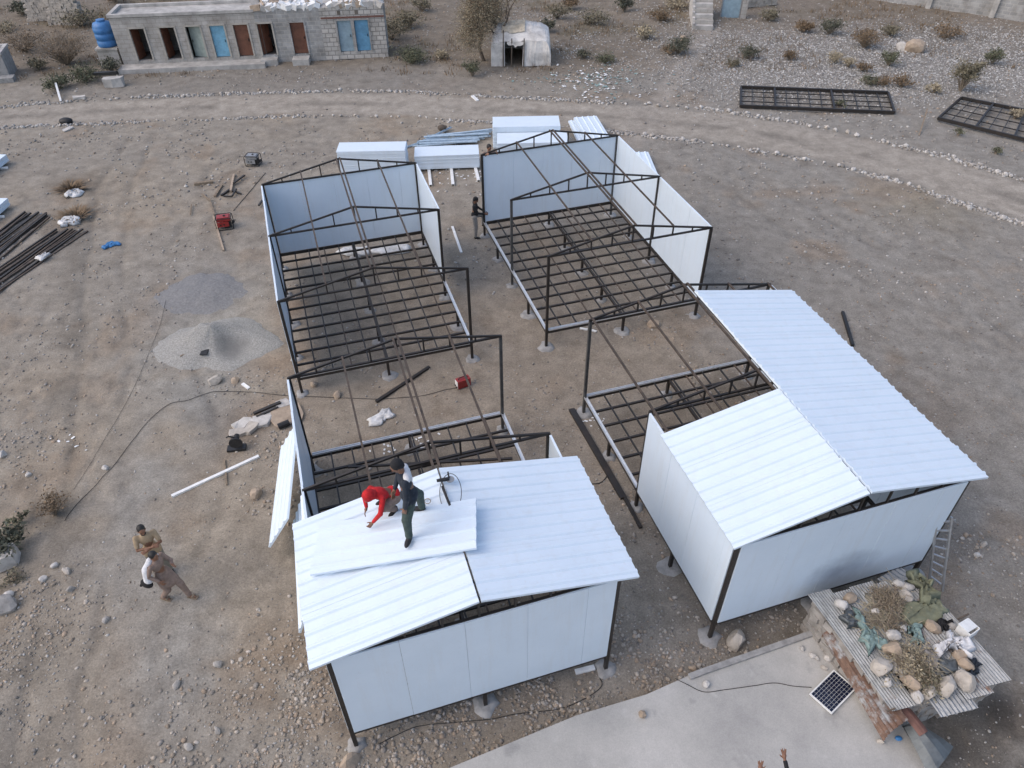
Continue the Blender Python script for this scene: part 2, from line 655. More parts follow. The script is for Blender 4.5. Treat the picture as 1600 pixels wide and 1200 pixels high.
def hz(p):
    u, v = (p[0] + 62) / .16, (p[1] - 2) / .16
    i, j = min(max(int(u), 0), len(_ghl) - 2), min(max(int(v), 0), len(_ghl[0]) - 2)
    a, b = u - i, v - j
    return (_ghl[i][j] * (1 - a) + _ghl[i + 1][j] * a) * (1 - b) + (_ghl[i][j + 1] * (1 - a) + _ghl[i + 1][j + 1] * a) * b


def hgt_fast(x, y):
    u, v = (x + 62) / .16, (y - 2) / .16
    i = np.clip(u.astype(int), 0, _gh.shape[0] - 2)
    j = np.clip(v.astype(int), 0, _gh.shape[1] - 2)
    a, b = u - i, v - j
    return (_gh[i, j] * (1 - a) + _gh[i + 1, j] * a) * (1 - b) + (_gh[i, j + 1] * (1 - a) + _gh[i + 1, j + 1] * a) * b


def on(x, y, dz=0.0):
    p = G(x, y, 0)
    p.z = hz(p) + dz
    return p


yy = [-80, -30, -8, 2]
y = 4.6
while y < 66:
    yy.append(y)
    y += .062 + max(0, y - 8) * .0042
yy += [68, 71, 76, 83, 93, 107, 125, 150, 190, 250, 330, 430]
yy = np.array(yy)
uu = np.concatenate([[-9, -4, -2, -1.4, -1.15], np.linspace(-1, 1, 560), [1.15, 1.4, 2, 4, 9]])
Yg, Ug = np.meshgrid(yy, uu, indexing='ij')
Xg = Ug * np.clip(8.6 + np.maximum(Yg, 0) * .56, 8, 60)
jx = (vnoise(Xg, Yg, .05, 3) - .5) * .02
Zg = hgt(Xg, Yg)


def soil_colour(X, Y):
    """true soil tones: sandy, grey and rusty patches, cement dust, dry verge"""
    a = fbm(X, Y, 6, 5, 21)[..., None]
    b = fbm(X, Y, 2.2, 5, 31)[..., None]
    c3 = fbm(X, Y, 1.1, 4, 41)[..., None]
    sandy = np.array([.395, .345, .285])
    grey = np.array([.350, .328, .298])
    rust = np.array([.36, .275, .20])
    dark = np.array([.245, .218, .190])
    wx = sstep(-1, 9, X + (fbm(X, Y, 5, 3, 51) - .5) * 10)[..., None]
    base = sandy * (1 - wx) + (grey * .97) * wx
    t = sstep(.38, .62, a)
    base = base * (1 - t * .55) + grey * t * .55
    t = sstep(.56, .74, b)
    base = base * (1 - t * .45) + rust * t * .45
    t = sstep(.60, .75, c3)
    base = base * (1 - t * .35) + dark * t * .35
    # trampled darker soil around and under the frames
    e = np.exp(-((X - 2.0) / 6.5) ** 2 - ((Y - 16.5) / 9.0) ** 2)[..., None]
    base = base * (1 - e * .5) + np.array([.33, .275, .22]) * e * .5
    # bands of stony soil left of the path
    d = pl_dist(X, Y, GP([(45, 1190), (60, 1000), (90, 900), (60, 760), (110, 560), (115, 420), (120, 300)]))
    t = (np.exp(-(d / .55) ** 2) * sstep(.35, .6, fbm(X, Y, 1.2, 3, 61)))[..., None]
    base = base * (1 - t * .5) + np.array([.20, .18, .155]) * t * .5
    # cement dusted walkway
    d = pl_dist(X, Y, GP([(330, 560), (290, 650), (230, 740), (215, 800), (190, 860), (270, 960), (290, 1080)]))
    t = (np.exp(-(d / 1.15) ** 2) * sstep(.25, .6, fbm(X, Y, 1.6, 4, 71)))[..., None]
    base = base * (1 - t * .75) + np.array([.37, .357, .335]) * t * .75
    for q, r, cc, w in (((316, 458), 1.9, (.29, .285, .28), .95), ((338, 545), 2.3, (.40, .388, .36), .95), ((330, 600), 1.6, (.37, .36, .34), .8), ((335, 655), .9, (.24, .23, .22), .6), ((440, 560), 1.3, (.33, .235, .16), .6), ((455, 480), .8, (.34, .24, .165), .6),
                        ((420, 640), 1.0, (.32, .225, .155), .5), ((470, 1040), 1.1, (.31, .225, .155), .6), ((380, 1030), .9, (.33, .245, .17), .5),
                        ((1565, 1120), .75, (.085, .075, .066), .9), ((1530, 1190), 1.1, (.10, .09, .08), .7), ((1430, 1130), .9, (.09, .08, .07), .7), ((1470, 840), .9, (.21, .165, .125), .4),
                        ((1430, 650), 1.5, (.26, .20, .15), .5), ((1440, 320), 2.2, (.33, .28, .20), .5), ((1150, 610), 1.0, (.21, .17, .135), .5),
                        ((115, 290), .9, (.16, .125, .095), .8), ((110, 345), .9, (.17, .13, .1), .8),
                        ((1200, 950), 1.6, (.22, .185, .15), .6), ((800, 1090), 1.6, (.29, .24, .19), .5)):
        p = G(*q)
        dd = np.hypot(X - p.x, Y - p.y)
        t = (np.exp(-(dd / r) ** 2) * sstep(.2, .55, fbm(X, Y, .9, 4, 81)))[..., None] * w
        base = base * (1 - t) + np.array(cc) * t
    # beyond the track: brown slope with dry growth, grey scree on the right
    f = sstep(41.5, 47, Y + (fbm(X, Y, 4, 3, 91) - .5) * 6)[..., None]
    hill = np.array([.235, .195, .152]) * (1 - a) + np.array([.30, .265, .225]) * a
    t = sstep(.5, .66, fbm(X, Y, 3, 4, 101))[..., None]
    hill = hill * (1 - t * .5) + np.array([.18, .155, .10]) * t * .5
    base = base * (1 - f) + hill * f
    p = G(1330, 90)
    s = np.exp(-((X - p.x - 1) / 11) ** 4 - ((Y - p.y) / 6.0) ** 4)[..., None]
    base = base * (1 - s * .8) + np.array([.30, .287, .268]) * s * .8
    p = G(1420, 20)
    s = np.exp(-((X - p.x) / 9) ** 4 - ((Y - p.y - 1) / 4.0) ** 4)[..., None]
    base = base * (1 - s * .6) + np.array([.27, .235, .205]) * s * .6
    p = G(480, 128)
    s = np.exp(-((X - p.x) / 13) ** 4 - ((Y - p.y) / 2.6) ** 4)[..., None]
    base = base * (1 - s * .7) + np.array([.285, .272, .255]) * s * .7
    # wheel-worn track and the footpath
    m = inside(X, Y, track_poly)
    dn = np.minimum(pl_dist(X, Y, near_w), pl_dist(X, Y, far_w))
    k = (np.where(m, sstep(.05, .6, dn), 0))[..., None]
    tr = np.array([.35, .315, .268]) * (.92 + .16 * fbm(X, Y, 2.5, 4, 111)[..., None])
    da, db = pl_dist(X, Y, near_w), pl_dist(X, Y, far_w)
    fr = (da / (da + db + 1e-6))
    rut = np.exp(-((fr - .5) / .09) ** 2) + .7 * np.exp(-((fr - .08) / .06) ** 2)
    tr = tr * (1 - .30 * rut[..., None] * sstep(.3, .6, fbm(X, Y, 1.7, 3, 121))[..., None])
    base = base * np.array([.82, .815, .79])
    ru = rut_mask(X, Y)[..., None]
    base = base * (1 - .16 * ru)
    base = base * (1 - k) + tr * k
    d = pl_dist(X, Y, PATH)
    t = (np.exp(-(d / .55) ** 4) * .8)[..., None]
    base = base * (1 - t) + np.array([.33, .297, .255]) * t
    rough = np.clip(1 - .55 * np.maximum(k, t), .25, 1)
    return np.concatenate([np.clip(base, .02, .7), rough], -1)


def sheet(name, mask_faces, V, F, COL):
    F = F[mask_faces]
    used, inv = np.unique(F.ravel(), return_inverse=True)
    me = bpy.data.meshes.new(name)
    nv, nf = len(used), len(F)
    me.vertices.add(nv)
    me.vertices.foreach_set('co', V[used].astype(np.float32).ravel())
    me.loops.add(nf * 4)
    me.loops.foreach_set('vertex_index', inv.astype(np.int32))
    me.polygons.add(nf)
    me.polygons.foreach_set('loop_start', np.arange(0, nf * 4, 4, dtype=np.int32))
    me.polygons.foreach_set('use_smooth', np.ones(nf, bool))
    at = me.attributes.new('soil', 'FLOAT_COLOR', 'POINT')
    at.data.foreach_set('color', COL[used].astype(np.float32).ravel())
    me.update(calc_edges=True)
    me.materials.append(MT['ground'])
    return tag(obj(name, me), kind='structure')


ny, nx = Xg.shape
V = np.stack([Xg, Yg, Zg], -1).reshape(-1, 3)
COL = soil_colour(Xg, Yg).reshape(-1, 4)
ii, jj = np.meshgrid(np.arange(ny - 1), np.arange(nx - 1), indexing='ij')
q0 = (ii * nx + jj).ravel()
F = np.stack([q0, q0 + 1, q0 + nx + 1, q0 + nx], -1)
cen = V[F].mean(1)
mt_ = inside(cen[:, 0], cen[:, 1], track_poly)
mp_ = (pl_dist(cen[:, 0], cen[:, 1], PATH) < .55) & ~mt_ & (cen[:, 1] > 38)
sheet('ground', ~(mt_ | mp_), V, F, COL)
sheet('dirt_track', mt_, V, F, COL)
sheet('footpath', mp_, V, F, COL)

# ------------------------------------------------------------------ stones
_t = (1 + 5 ** .5) / 2
ICO_V = np.array([(-1, _t, 0), (1, _t, 0), (-1, -_t, 0), (1, -_t, 0), (0, -1, _t), (0, 1, _t), (0, -1, -_t), (0, 1, -_t), (_t, 0, -1), (_t, 0, 1), (-_t, 0, -1), (-_t, 0, 1)]) / 1.9
ICO_F = np.array([(0, 11, 5), (0, 5, 1), (0, 1, 7), (0, 7, 10), (0, 10, 11), (1, 5, 9), (5, 11, 4), (11, 10, 2), (10, 7, 6), (7, 1, 8), (3, 9, 4), (3, 4, 2), (3, 2, 6), (3, 6, 8), (3, 8, 9), (4, 9, 5), (2, 4, 11), (6, 2, 10), (8, 6, 7), (9, 8, 1)])


def rock_mesh(name, mt, seed, flat=.7, rough=.22, sub=2):
    import bmesh
    r = random.Random(seed)
    bm = bmesh.new()
    bmesh.ops.create_icosphere(bm, subdivisions=sub, radius=.5)
    planes = [(Vector((r.gauss(0, 1), r.gauss(0, 1), r.gauss(0, .8))).normalized(), r.uniform(.28, .42)) for _ in range(9)]
    sc = (r.uniform(.85, 1.15), r.uniform(.65, .95), flat * r.uniform(.85, 1.15))
    for v in bm.verts:
        p = v.co.copy()
        for n, d in planes:                       # knock flat facets off the ball
            k = p.dot(n) - d
            if k > 0:
                p -= n * k * .96
        p *= 1 + r.uniform(-rough, rough) * .22
        v.co = (p.x * sc[0] * 1.22, p.y * sc[1] * 1.22, p.z * sc[2] * 1.22)
    me = bpy.data.meshes.new(name)
    bm.to_mesh(me)
    bm.free()
    me.materials.append(mt)
    return me


ROCKS = {k: [rock_mesh('rock', MT[k], 11 * i + len(k), sub=2) for i in range(4)] for k in ('stone', 'stone2', 'stone3', 'stone4')}
SMALL = {k: [rock_mesh('small_rock', MT[k], 7 * i + len(k), sub=1) for i in range(4)] for k in ('stone', 'stone2', 'stone3', 'stone4')}


def stone(name, p, size, kind, label, cat='stone', group=None, small=False, sink=.25, parent=None):
    o = obj(name, random.choice((SMALL if small else ROCKS)[kind]), parent)
    s = size
    o.scale = (s, s, s)
    o.rotation_euler = (random.uniform(-.3, .3), random.uniform(-.3, .3), random.uniform(0, 6.28))
    o.location = (p[0], p[1], p[2] + s * .36 * (1 - sink))
    return tag(o, label, cat, group)


def along(pts, step):
    out = []
    carry = 0
    for a, b in zip(pts[:-1], pts[1:]):
        L = (b - a).length
        t = carry
        while t < L:
            out.append(a + (b - a) * (t / L))
            t += step * random.uniform(.75, 1.3)
        carry = t - L
    return out


def in_view(p, m=12):
    d = Vector(p) - Vector((0, 0, CAMH))
    z = d.dot(_f)
    x = 800 + FPX * d.dot(RGT) / z
    y_ = 600 - FPX * d.dot(UPV) / z
    return -m < x < 1600 + m and -m < y_ < 1200 + m


n_k = 0
for pts, lab, g, gaps in ((far_w, 'small whitish stone in the row edging the far side of the dirt track', 'stones edging the far side of the track', ((255, 275), (310, 322))),
                          (near_w, 'small whitish stone in the row edging the near side of the dirt track', 'stones edging the near side of the track', ((265, 290), (395, 410)))):
    for p in along(pts, .44):
        if not in_view(p, 4) or n_k > 296:
            continue
        right = p.x > 6
        if not right and fbm(p.x, p.y, 4.0, 2, 133) > .60:
            continue
        p = p + Vector((random.gauss(0, .10), random.gauss(0, .10), 0))
        p.z = hz(p)
        stone('kerb_stone', p, random.uniform(.11, .25) * (1.1 if right else .8), random.choice(['stone2', 'stone2', 'stone'] if right else ['stone', 'stone', 'stone3', 'stone2']), lab, 'stone', g, True)
        n_k += 1


def scatter(name, n, dens, smin, smax, label, tones, power=2.2, ylim=(5, 60), parent=None):
    """loose stones nobody could count, as one object"""
    P = []
    while sum(len(a) for a in P) < n:
        yv = ylim[0] + (ylim[1] - ylim[0]) * rng.random(60000) ** 1.5
        xv = (rng.random(60000) * 2 - 1) * (8.8 + yv * .6)
        k = rng.random(60000) < dens(xv, yv)
        P.append(np.stack([xv[k], yv[k]], -1))
    P = np.concatenate(P)[:n]
    s = smin + (smax - smin) * rng.random(n) ** power
    s *= np.clip(P[:, 1] / 18, .8, 1.7)
    z = hgt_fast(P[:, 0], P[:, 1])
    a = rng.random(n) * 6.283
    sc = np.stack([s * rng.uniform(.8, 1.3, n), s * rng.uniform(.6, 1, n), s * rng.uniform(.4, .8, n)], -1)
    v = ICO_V[None] * (1 + rng.normal(0, .13, (n, 12, 1))) * sc[:, None] * .5
    ca, sa = np.cos(a)[:, None], np.sin(a)[:, None]
    vx = v[..., 0] * ca - v[..., 1] * sa + P[:, :1]
    vy = v[..., 0] * sa + v[..., 1] * ca + P[:, 1:]
    vz = v[..., 2] + (z + sc[:, 2] * .12)[:, None]
    VV = np.stack([vx, vy, vz], -1).reshape(-1, 3)
    FF = (ICO_F[None] + (np.arange(n) * 12)[:, None, None]).reshape(-1, 3)
    t = np.array(tones)[rng.integers(0, len(tones), n)] * rng.uniform(.75, 1.2, (n, 1))
    col = np.concatenate([np.repeat(t, 12, 0), np.ones((n * 12, 1))], 1)
    me = bpy.data.meshes.new(name)
    me.vertices.add(len(VV))
    me.vertices.foreach_set('co', VV.astype(np.float32).ravel())
    me.loops.add(len(FF) * 3)
    me.loops.foreach_set('vertex_index', FF.astype(np.int32).ravel())
    me.polygons.add(len(FF))
    me.polygons.foreach_set('loop_start', np.arange(0, len(FF) * 3, 3, dtype=np.int32))
    at = me.attributes.new('tone', 'FLOAT_COLOR', 'POINT')
    at.data.foreach_set('color', col.astype(np.float32).ravel())
    me.update(calc_edges=True)
    me.materials.append(MT['gravel'])
    return tag(obj(name, me), label, 'gravel', None, 'stuff')


SLAB_PX = [(560, 1262), (690, 1205), (900, 1118), (1010, 1085), (1100, 1045), (1270, 985), (1330, 1005), (1465, 1225), (1480, 1330), (560, 1330)]
slab_poly = GP(SLAB_PX, .3)


def dens_all(X, Y):
    d = .10 + .55 * sstep(.5, .72, fbm(X, Y, 2.4, 4, 201))
    for q, rx, w in (((480, 1080), 1.6, .9), ((700, 1140), 2.2, .9), ((950, 1060), 1.8, 1), ((1060, 980), 1.2, 1), ((1540, 860), 1.0, .9), ((30, 700), 1.5, .8), ((20, 980), 1.2, .9),
                     ((1150, 590), 1.6, .5), ((400, 620), 1.2, .7), ((440, 700), .8, .8), ((200, 480), 1.5, .4), ((1220, 950), 1.2, .8), ((850, 640), 1.8, .5), ((1020, 760), 1.2, .7), ((540, 1140), 1.0, 1)):
        p = G(*q)
        d = d + w * np.exp(-((X - p.x) / rx) ** 2 - ((Y - p.y) / rx) ** 2)
    p = G(1330, 90)
    d = d + .9 * np.exp(-((X - p.x - 1) / 11) ** 4 - ((Y - p.y) / 6.5) ** 4)
    d = d + .25 * sstep(44, 48, Y) + .12 * sstep(5, 9, X)
    d = np.where(inside(X, Y, track_poly), .03, d)
    d = np.where(inside(X, Y, slab_poly), 0, d)
    d = np.where(pl_dist(X, Y, PATH) < .5, .03, d)
    return d


TONES = [(.29, .265, .235), (.34, .315, .28), (.25, .23, .21), (.31, .245, .185), (.41, .39, .36), (.21, .19, .168)]
scatter('loose_gravel', 46000, dens_all, .02, .10, 'loose gravel and pebbles strewn over the dry soil', TONES, 2.8)
pS = G(1330, 90)
scatter('scree', 24000, lambda X, Y: np.exp(-((X - pS.x - 1) / 11.5) ** 4 - ((Y - pS.y) / 6.2) ** 4) + .45 * np.exp(-((X - 7) / 7) ** 4 - ((Y - 51) / 6.5) ** 4) * sstep(.4, .6, fbm(X, Y, 2.5, 3, 221)) * (pl_dist(X, Y, PATH) > .6), .03, .085, 'grey scree on the slope behind the dirt track', [(.31, .295, .275), (.38, .365, .34), (.22, .205, .19), (.50, .485, .46)], 1.6, (36, 58))

def dens_rub(X, Y):
    d = 0
    for q, rx, w in (((480, 1080), 1.3, .8), ((640, 1160), 1.6, .8), ((760, 1120), 1.4, .8), ((930, 1070), 1.5, 1), ((1040, 985), 1.3, 1), ((1010, 880), .9, .8), ((1540, 870), .7, 1), ((20, 700), 1.3, .5), ((30, 980), 1.1, .7),
                     ((430, 690), .8, .7), ((445, 760), .9, .6), ((880, 1000), 1.2, .7), ((1220, 940), 1.2, .7), ((1120, 600), 1.2, .3), ((400, 1160), 1.3, .5), ((1020, 800), .8, .8), ((170, 1150), 1.3, .3), ((540, 560), .8, .3)):
        p = G(*q)
        d = d + w * np.exp(-((X - p.x) / rx) ** 2 - ((Y - p.y) / rx) ** 2)
    return np.where(inside(X, Y, slab_poly), 0, d * sstep(.38, .58, fbm(X, Y, .8, 3, 211)))


scatter('rubble', 5200, dens_rub, .035, .16, 'brown stone rubble gathered round the shelter feet and the slab', [(.33, .28, .225), (.38, .335, .285), (.30, .245, .19), (.42, .375, .325), (.27, .24, .21), (.35, .27, .20)], 2.2, (5, 24))


def dens_kerb(X, Y):
    d = np.minimum(pl_dist(X, Y, near_w), pl_dist(X, Y, far_w))
    return np.exp(-(d / .16) ** 2) * sstep(.3, .5, fbm(X, Y, 3.0, 3, 133))


scatter('kerb_rubble', 3000, dens_kerb, .05, .13, 'small pale rubble filling the stone rows along the dirt track', [(.44, .42, .39), (.34, .315, .285), (.27, .25, .225)], 1.5, (24, 52))

for x, y, s, k, lab in (
        (1148, 1003, .52, 'stone', 'large tan boulder beside the concrete slab and the front right shelter'),
        (547, 1192, .42, 'stone4', 'orange tan boulder at the foot of the front left shelter corner post'),
        (1425, 81, 1.25, 'stone4', 'big yellowish boulder on the grey scree slope'),
        (1407, 78, .75, 'stone2', 'pale grey boulder leaning against the yellowish one'),
        (1022, 508, .42, 'stone4', 'tan rock between the two right shelters'),
        (491, 603, .36, 'stone4', 'flat orange rock under the back left shelter corner'),
        (527, 619, .38, 'stone4', 'rounded orange rock in the gap between the left shelters'),
        (338, 597, .42, 'stone', 'flat beige chunk below the gravel heap'),
        (368, 596, .34, 'stone4', 'pinkish flat chunk below the gravel heap'),
        (400, 776, .40, 'stone4', 'pink mottled chunk near the leaning panels'),
        (165, 732, .26, 'stone2', 'pale stone beside the long black cable'),
        (44, 743, .24, 'stone2', 'rounded pale stone near the dry bush'),
        (5, 712, .36, 'stone2', 'pale stone at the left edge above the dry bush'),
        (84, 884, .26, 'stone2', 'pale stone left of the two men on the ground'),
        (104, 893, .30, 'stone', 'slanted pale stone left of the two men on the ground'),
        (66, 905, .24, 'stone2', 'white curled stone left of the two men on the ground'),
        (12, 930, .34, 'stone2', 'pale stone at the left edge below the green bush'),
        (5, 948, .5, 'stone3', 'grey rock at the left edge below the green bush'),
        (110, 921, .28, 'stone3', 'grey stone left of the striding man'),
        (165, 970, .28, 'stone3', 'dark grey stone below the two men'),
        (340, 1040, .30, 'stone3', 'grey rock in the open soil left of the front shelter'),
        (277, 1072, .26, 'stone3', 'round brown stone in the open soil below the men'),
        (340, 1142, .26, 'stone3', 'dark stone near the lower edge left of the front shelter'),
        (295, 1168, .3, 'stone3', 'grey stone pair near the lower left edge'),
        (1083, 1045, .22, 'stone4', 'tan stone lying at the slab rim'),
        (1092, 1040, .18, 'stone', 'brown stone lying at the slab rim'),
        (1536, 852, .26, 'stone', 'pale stone right of the ladder'),
        (1508, 838, .22, 'stone4', 'tan stone right of the ladder top'),
        (1525, 868, .22, 'stone2', 'white stone right of the ladder foot'),
        (1068, 62, .5, 'stone4', 'orange stone at the foot of the block stair'),
        (398, 640, .0, 'stone', '')):
    if s:
        stone('boulder' if s > .4 else 'stone', on(x, y), s * (.72 if s < .4 and y > 550 else 1), k, lab, sink=.5)

# ------------------------------------------------------------------ shelters
HF, HW, RISE = .6429, 2.6941, .5494


def ribbed_mesh(name, length, width=1.0, ribs=4, t=.05, rh=.03):
    """roof panel: x along the ribs, y across, flat underside at z=0"""
    k = ('ribbed', round(length, 3), round(width, 3))
    if k in _cache:
        return _cache[k]
    prof = [(-width / 2, t)]
    st = width / ribs
    for i in range(ribs):
        c = -width / 2 + st * (i + .5)
        prof += [(c - .05, t), (c - .02, t + rh), (c + .02, t + rh), (c + .05, t)]
    prof += [(width / 2, t), (width / 2, 0), (-width / 2, 0)]
    n = len(prof)
    vs = [(-length / 2, y, z) for y, z in prof] + [(length / 2, y, z) for y, z in prof]
    b = MB().add(vs, [(i, i + n, (i + 1) % n + n, (i + 1) % n) for i in range(n)])
    # closed ends as strips
    for e in (0, n):
        for i in range(ribs):
            a = 1 + i * 4
            f = (e + a, e + a + 1, e + a + 2, e + a + 3)
            b.f.append(f if e == 0 else f[::-1])
        f = [e + n - 1] + [e] + [e + 1 + i * 4 + d for i in range(ribs) for d in (0, 3)] + [e + n - 3, e + n - 2]
        b.f.append(tuple(f) if e == 0 else tuple(f[::-1]))
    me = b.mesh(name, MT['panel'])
    _cache[k] = me
    return me


def flat_mesh(l, w, t):
    k = ('flat', round(l, 3), round(w, 3), round(t, 3))
    if k not in _cache:
        import bmesh
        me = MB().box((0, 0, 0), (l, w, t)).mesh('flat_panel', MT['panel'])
        bm = bmesh.new()
        bm.from_mesh(me)
        bmesh.ops.bevel(bm, geom=bm.edges[:], offset=.003, segments=1, affect='EDGES')
        bm.to_mesh(me)
        bm.free()
        _cache[k] = me
    return _cache[k]


def wall(parent, P, Q, out):
    P, Q, out = Vector((*P, 0)), Vector((*Q, 0)), Vector((*out, 0)).normalized()
    d = (Q - P).normalized()
    L = (Q - P).length
    t = 0
    while t < L - .02:
        w = min(1.15, L - t)
        o = obj('wall_panel', flat_mesh(w - .004, .05, HW - .01), parent)
        c = P + d * (t + w / 2) + out * (.032 + random.uniform(-.003, .003))
        o.location = (c.x, c.y, HF + HW / 2 + .005)
        o.rotation_euler = (random.uniform(-.001, .001), 0, math.atan2(d.y, d.x))
        t += w


def slope_matrix(u0, u1, s, W, lift):
    """roof panel lying on one slope from u0 (eave) to u1 (ridge) at station centre s"""
    def zz(u):
        return HF + HW + RISE * (1 - abs(u - W / 2) / (W / 2))
    p, q = Vector((u0, -s, zz(u0) + lift)), Vector((u1, -s, zz(u1) + lift))
    m = frame(q - p).to_4x4()
    m.translation = (p + q) / 2
    return m, (q - p).length


FOOT = []
for i in range(5):
    b = MB()
    r = random.Random(i)
    n = 14
    ring = [(1 + r.uniform(-.22, .22)) for _ in range(n)]
    vs = []
    for k, (rr, z) in enumerate(((.36, -.06), (.31, .035), (.16, .055))):
        for a in range(n):
            t = 6.283 * a / n
            vs.append((rr * ring[a] * math.cos(t), rr * ring[a] * math.sin(t), z + r.uniform(-.008, .008)))
    fs = [(k * n + a, k * n + (a + 1) % n, (k + 1) * n + (a + 1) % n, (k + 1) * n + a) for k in range(2) for a in range(n)]
    fs.append(tuple(2 * n + a for a in range(n)))
    FOOT.append(b.add(vs, fs).mesh('footing', MT['concrete'], True))


def shelter(label, bx, by, th, W, st, walls, channels, roofs, eave_purlin=False, postmat=()):
    s0 = st[0]
    base = Vector((bx + math.sin(th) * s0, by - math.cos(th) * s0, 0))
    T = thing('shelter', label, 'shelter', base, th, 'prefabricated shelters under construction')
    s1, s2 = st[1] - s0, st[2] - s0
    sts = [0, s1, s2]
    L = s2
    ZE = HF + HW
    Mw = Matrix.Translation(base) @ Matrix.Rotation(th, 4, 'Z')
    # posts and footings
    qs = [0, s1 / 2, s1, (s1 + s2) / 2, s2]
    for i, s in enumerate(qs):
        for j, u in enumerate((0, W / 2, W)):
            tall = i % 2 == 0 and j != 1
            ztop = ZE - .03 if tall else HF - .10
            g = Mw @ Vector((u, -s, 0))
            beam('post', (u, -s, -.15), (u, -s, ztop), .075, .075, MT['post_galv'] if (i, j) in postmat else MT['steel'], T)
            f = obj('footing', random.choice(FOOT), T, (u, -s, hz(g)))
            f.rotation_euler = (0, 0, random.uniform(0, 6))
            k = random.uniform(.55, .85)
            f.scale = (k, k, 1)
    # floor frame
    zb = HF - .055
    for p, q in (((0, 0), (W, 0)), ((0, -L), (W, -L)), ((0, 0), (0, -L)), ((W, 0), (W, -L))):
        beam('edge_beam', (*p, zb), (*q, zb), .06, .10, MT['steel'], T)
    n = 12
    for k in range(1, n):
        s = L * k / n + random.uniform(-.03, .03)
        beam('joist', (0, -s, HF - .032), (W, -s, HF - .032), .055, .06, MT['steel'], T)
    for k in range(1, 10):
        u = W * k / 10 + random.uniform(-.03, .03) + (.07 if k == 5 else 0)
        beam('floor_bar', (u, 0, HF - .02), (u, -L, HF - .02), .038, .034, MT['steel_grey'] if k % 3 else MT['rusty_steel'], T)
    beam('centre_beam', (W / 2, 0, HF - .07), (W / 2, -L, HF - .07), .06, .09, MT['steel'], T)
    for p, q in channels:
        beam('floor_channel', (p[0], -p[1], HF + .028), (q[0], -q[1], HF + .028), .085, .055, MT['galv'], T, 'channel')
    # trusses
    for s in sts:
        b = MB()
        b.bar((-.04, -s, ZE), (W + .04, -s, ZE), .05, .05)
        for u in (0, W):
            b.bar((u, -s, ZE + .012), (W / 2, -s, ZE + RISE), .045, .05)
        tr = b.build('truss', MT['steel'], T)
        for k in range(1, 8):
            u = W * k / 8
            top = ZE + RISE * (1 - abs(u - W / 2) / (W / 2))
            beam('web', (u, -s, ZE + .025), (u, -s, top - .01), .038, .038, MT['steel'], tr)
    # purlins
    for u, w in ((W / 4, .045), (W / 2 - .06, .05), (W / 2 + .06, .05), (3 * W / 4, .045)) + (((.05, .05), (W - .05, .05)) if eave_purlin else ()):
        z = ZE + RISE * (1 - abs(u - W / 2) / (W / 2)) + .03
        beam('purlin', (u, .03, z), (u, -L - .03, z), w, .04, MT['rusty_steel'], T)
    # walls
    e = .045
    for side, a, b_ in walls:
        if side == 'back':
            wall(T, (e, 0), (W - e, 0), (0, 1))
        elif side == 'front':
            wall(T, (e, -L), (W - e, -L), (0, -1))
        elif side == 'left':
            wall(T, (0, -a - e), (0, -b_ + e), (-1, 0))
        else:
            wall(T, (W, -a - e), (W, -b_ + e), (1, 0))
    # roof panels
    for side, a, b_, ov in roofs:
        n = round((b_ - a) / 1.0)
        w = (b_ - a) / n
        for k in range(n):
            s = a + w * (k + .5)
            if side == 'left':
                m, ln = slope_matrix(-ov, W / 2 - .012, s, W, .048)
            else:
                m, ln = slope_matrix(W + ov, W / 2 + .012, s, W, .048)
            o = obj('roof_panel', ribbed_mesh('roof_panel', ln, w - .004, 4), T)
            m.translation += Vector((random.uniform(-.012, .012), 0, random.uniform(0, .004)))
            o.matrix_local = m
    return T, Mw


LB, RB = (-8.3421, 23.4532, .2958, 5.25), (-.9968, 25.5823, .2977, 5.2756)
SA = [0, 3.5418, 7.1456]
SB = [10.4348, 14.0743, 17.9104]
SC = [0, 3.5498, 7.1688]
SD = [10.4068, 14.0104, 17.8312]
W0, W1 = 5.25, 5.2756
TA, MA = shelter('roofless shelter at the back left with blue white walls on three sides', *LB, SA,
                 [('back', 0, 0), ('left', 0, 7.1456), ('right', 0, 3.5418)], [((W0, 3.62), (W0, 7.10)), ((.06, 7.1456), (W0 - .06, 7.1456))], [])
lB = 17.9104 - 10.4348
TB, MB_ = shelter('front left shelter with men on its partly laid white roof', *LB, SB,
                  [('front', 0, 0), ('left', 0, lB), ('right', 3.6395, lB)], [((.06, 0), (W0 - .06, 0)), ((W0, .06), (W0, 3.55))],
                  [('left', 14.90 - SB[0], 18.03 - SB[0], .30), ('right', 14.90 - SB[0], 18.03 - SB[0], .33)], postmat=((0, 2),))
TC, MC = shelter('roofless shelter at the back right with a tall back wall and open left side', *RB, SC,
                 [('back', 0, 0), ('right', 0, 7.1688)], [((0, .06), (0, 7.10)), ((.06, 7.1688), (W1 - .06, 7.1688))], [], postmat=((2, 0), (0, 2)))
lD = SD[2] - SD[0]
TD, MD = shelter('front right shelter with its right roof slope fully covered', *RB, SD,
                 [('front', 0, 0), ('left', SD[1] - SD[0], lD), ('right', 0, lD)], [((.06, 0), (W1 - .06, 0)), ((0, .06), (0, 3.52))],
                 [('left', 14.80 - SD[0], 17.93 - SD[0], .15), ('right', 10.84 - SD[0], 17.92 - SD[0], .40)], True, postmat=((0, 0),))


def at_unit(Mw, u, s, z):
    return Mw @ Vector((u, -s, z))


def roof_z(u, W=5.25, lift=.115):
    return HF + HW + RISE * (1 - abs(u - W / 2) / (W / 2)) + lift


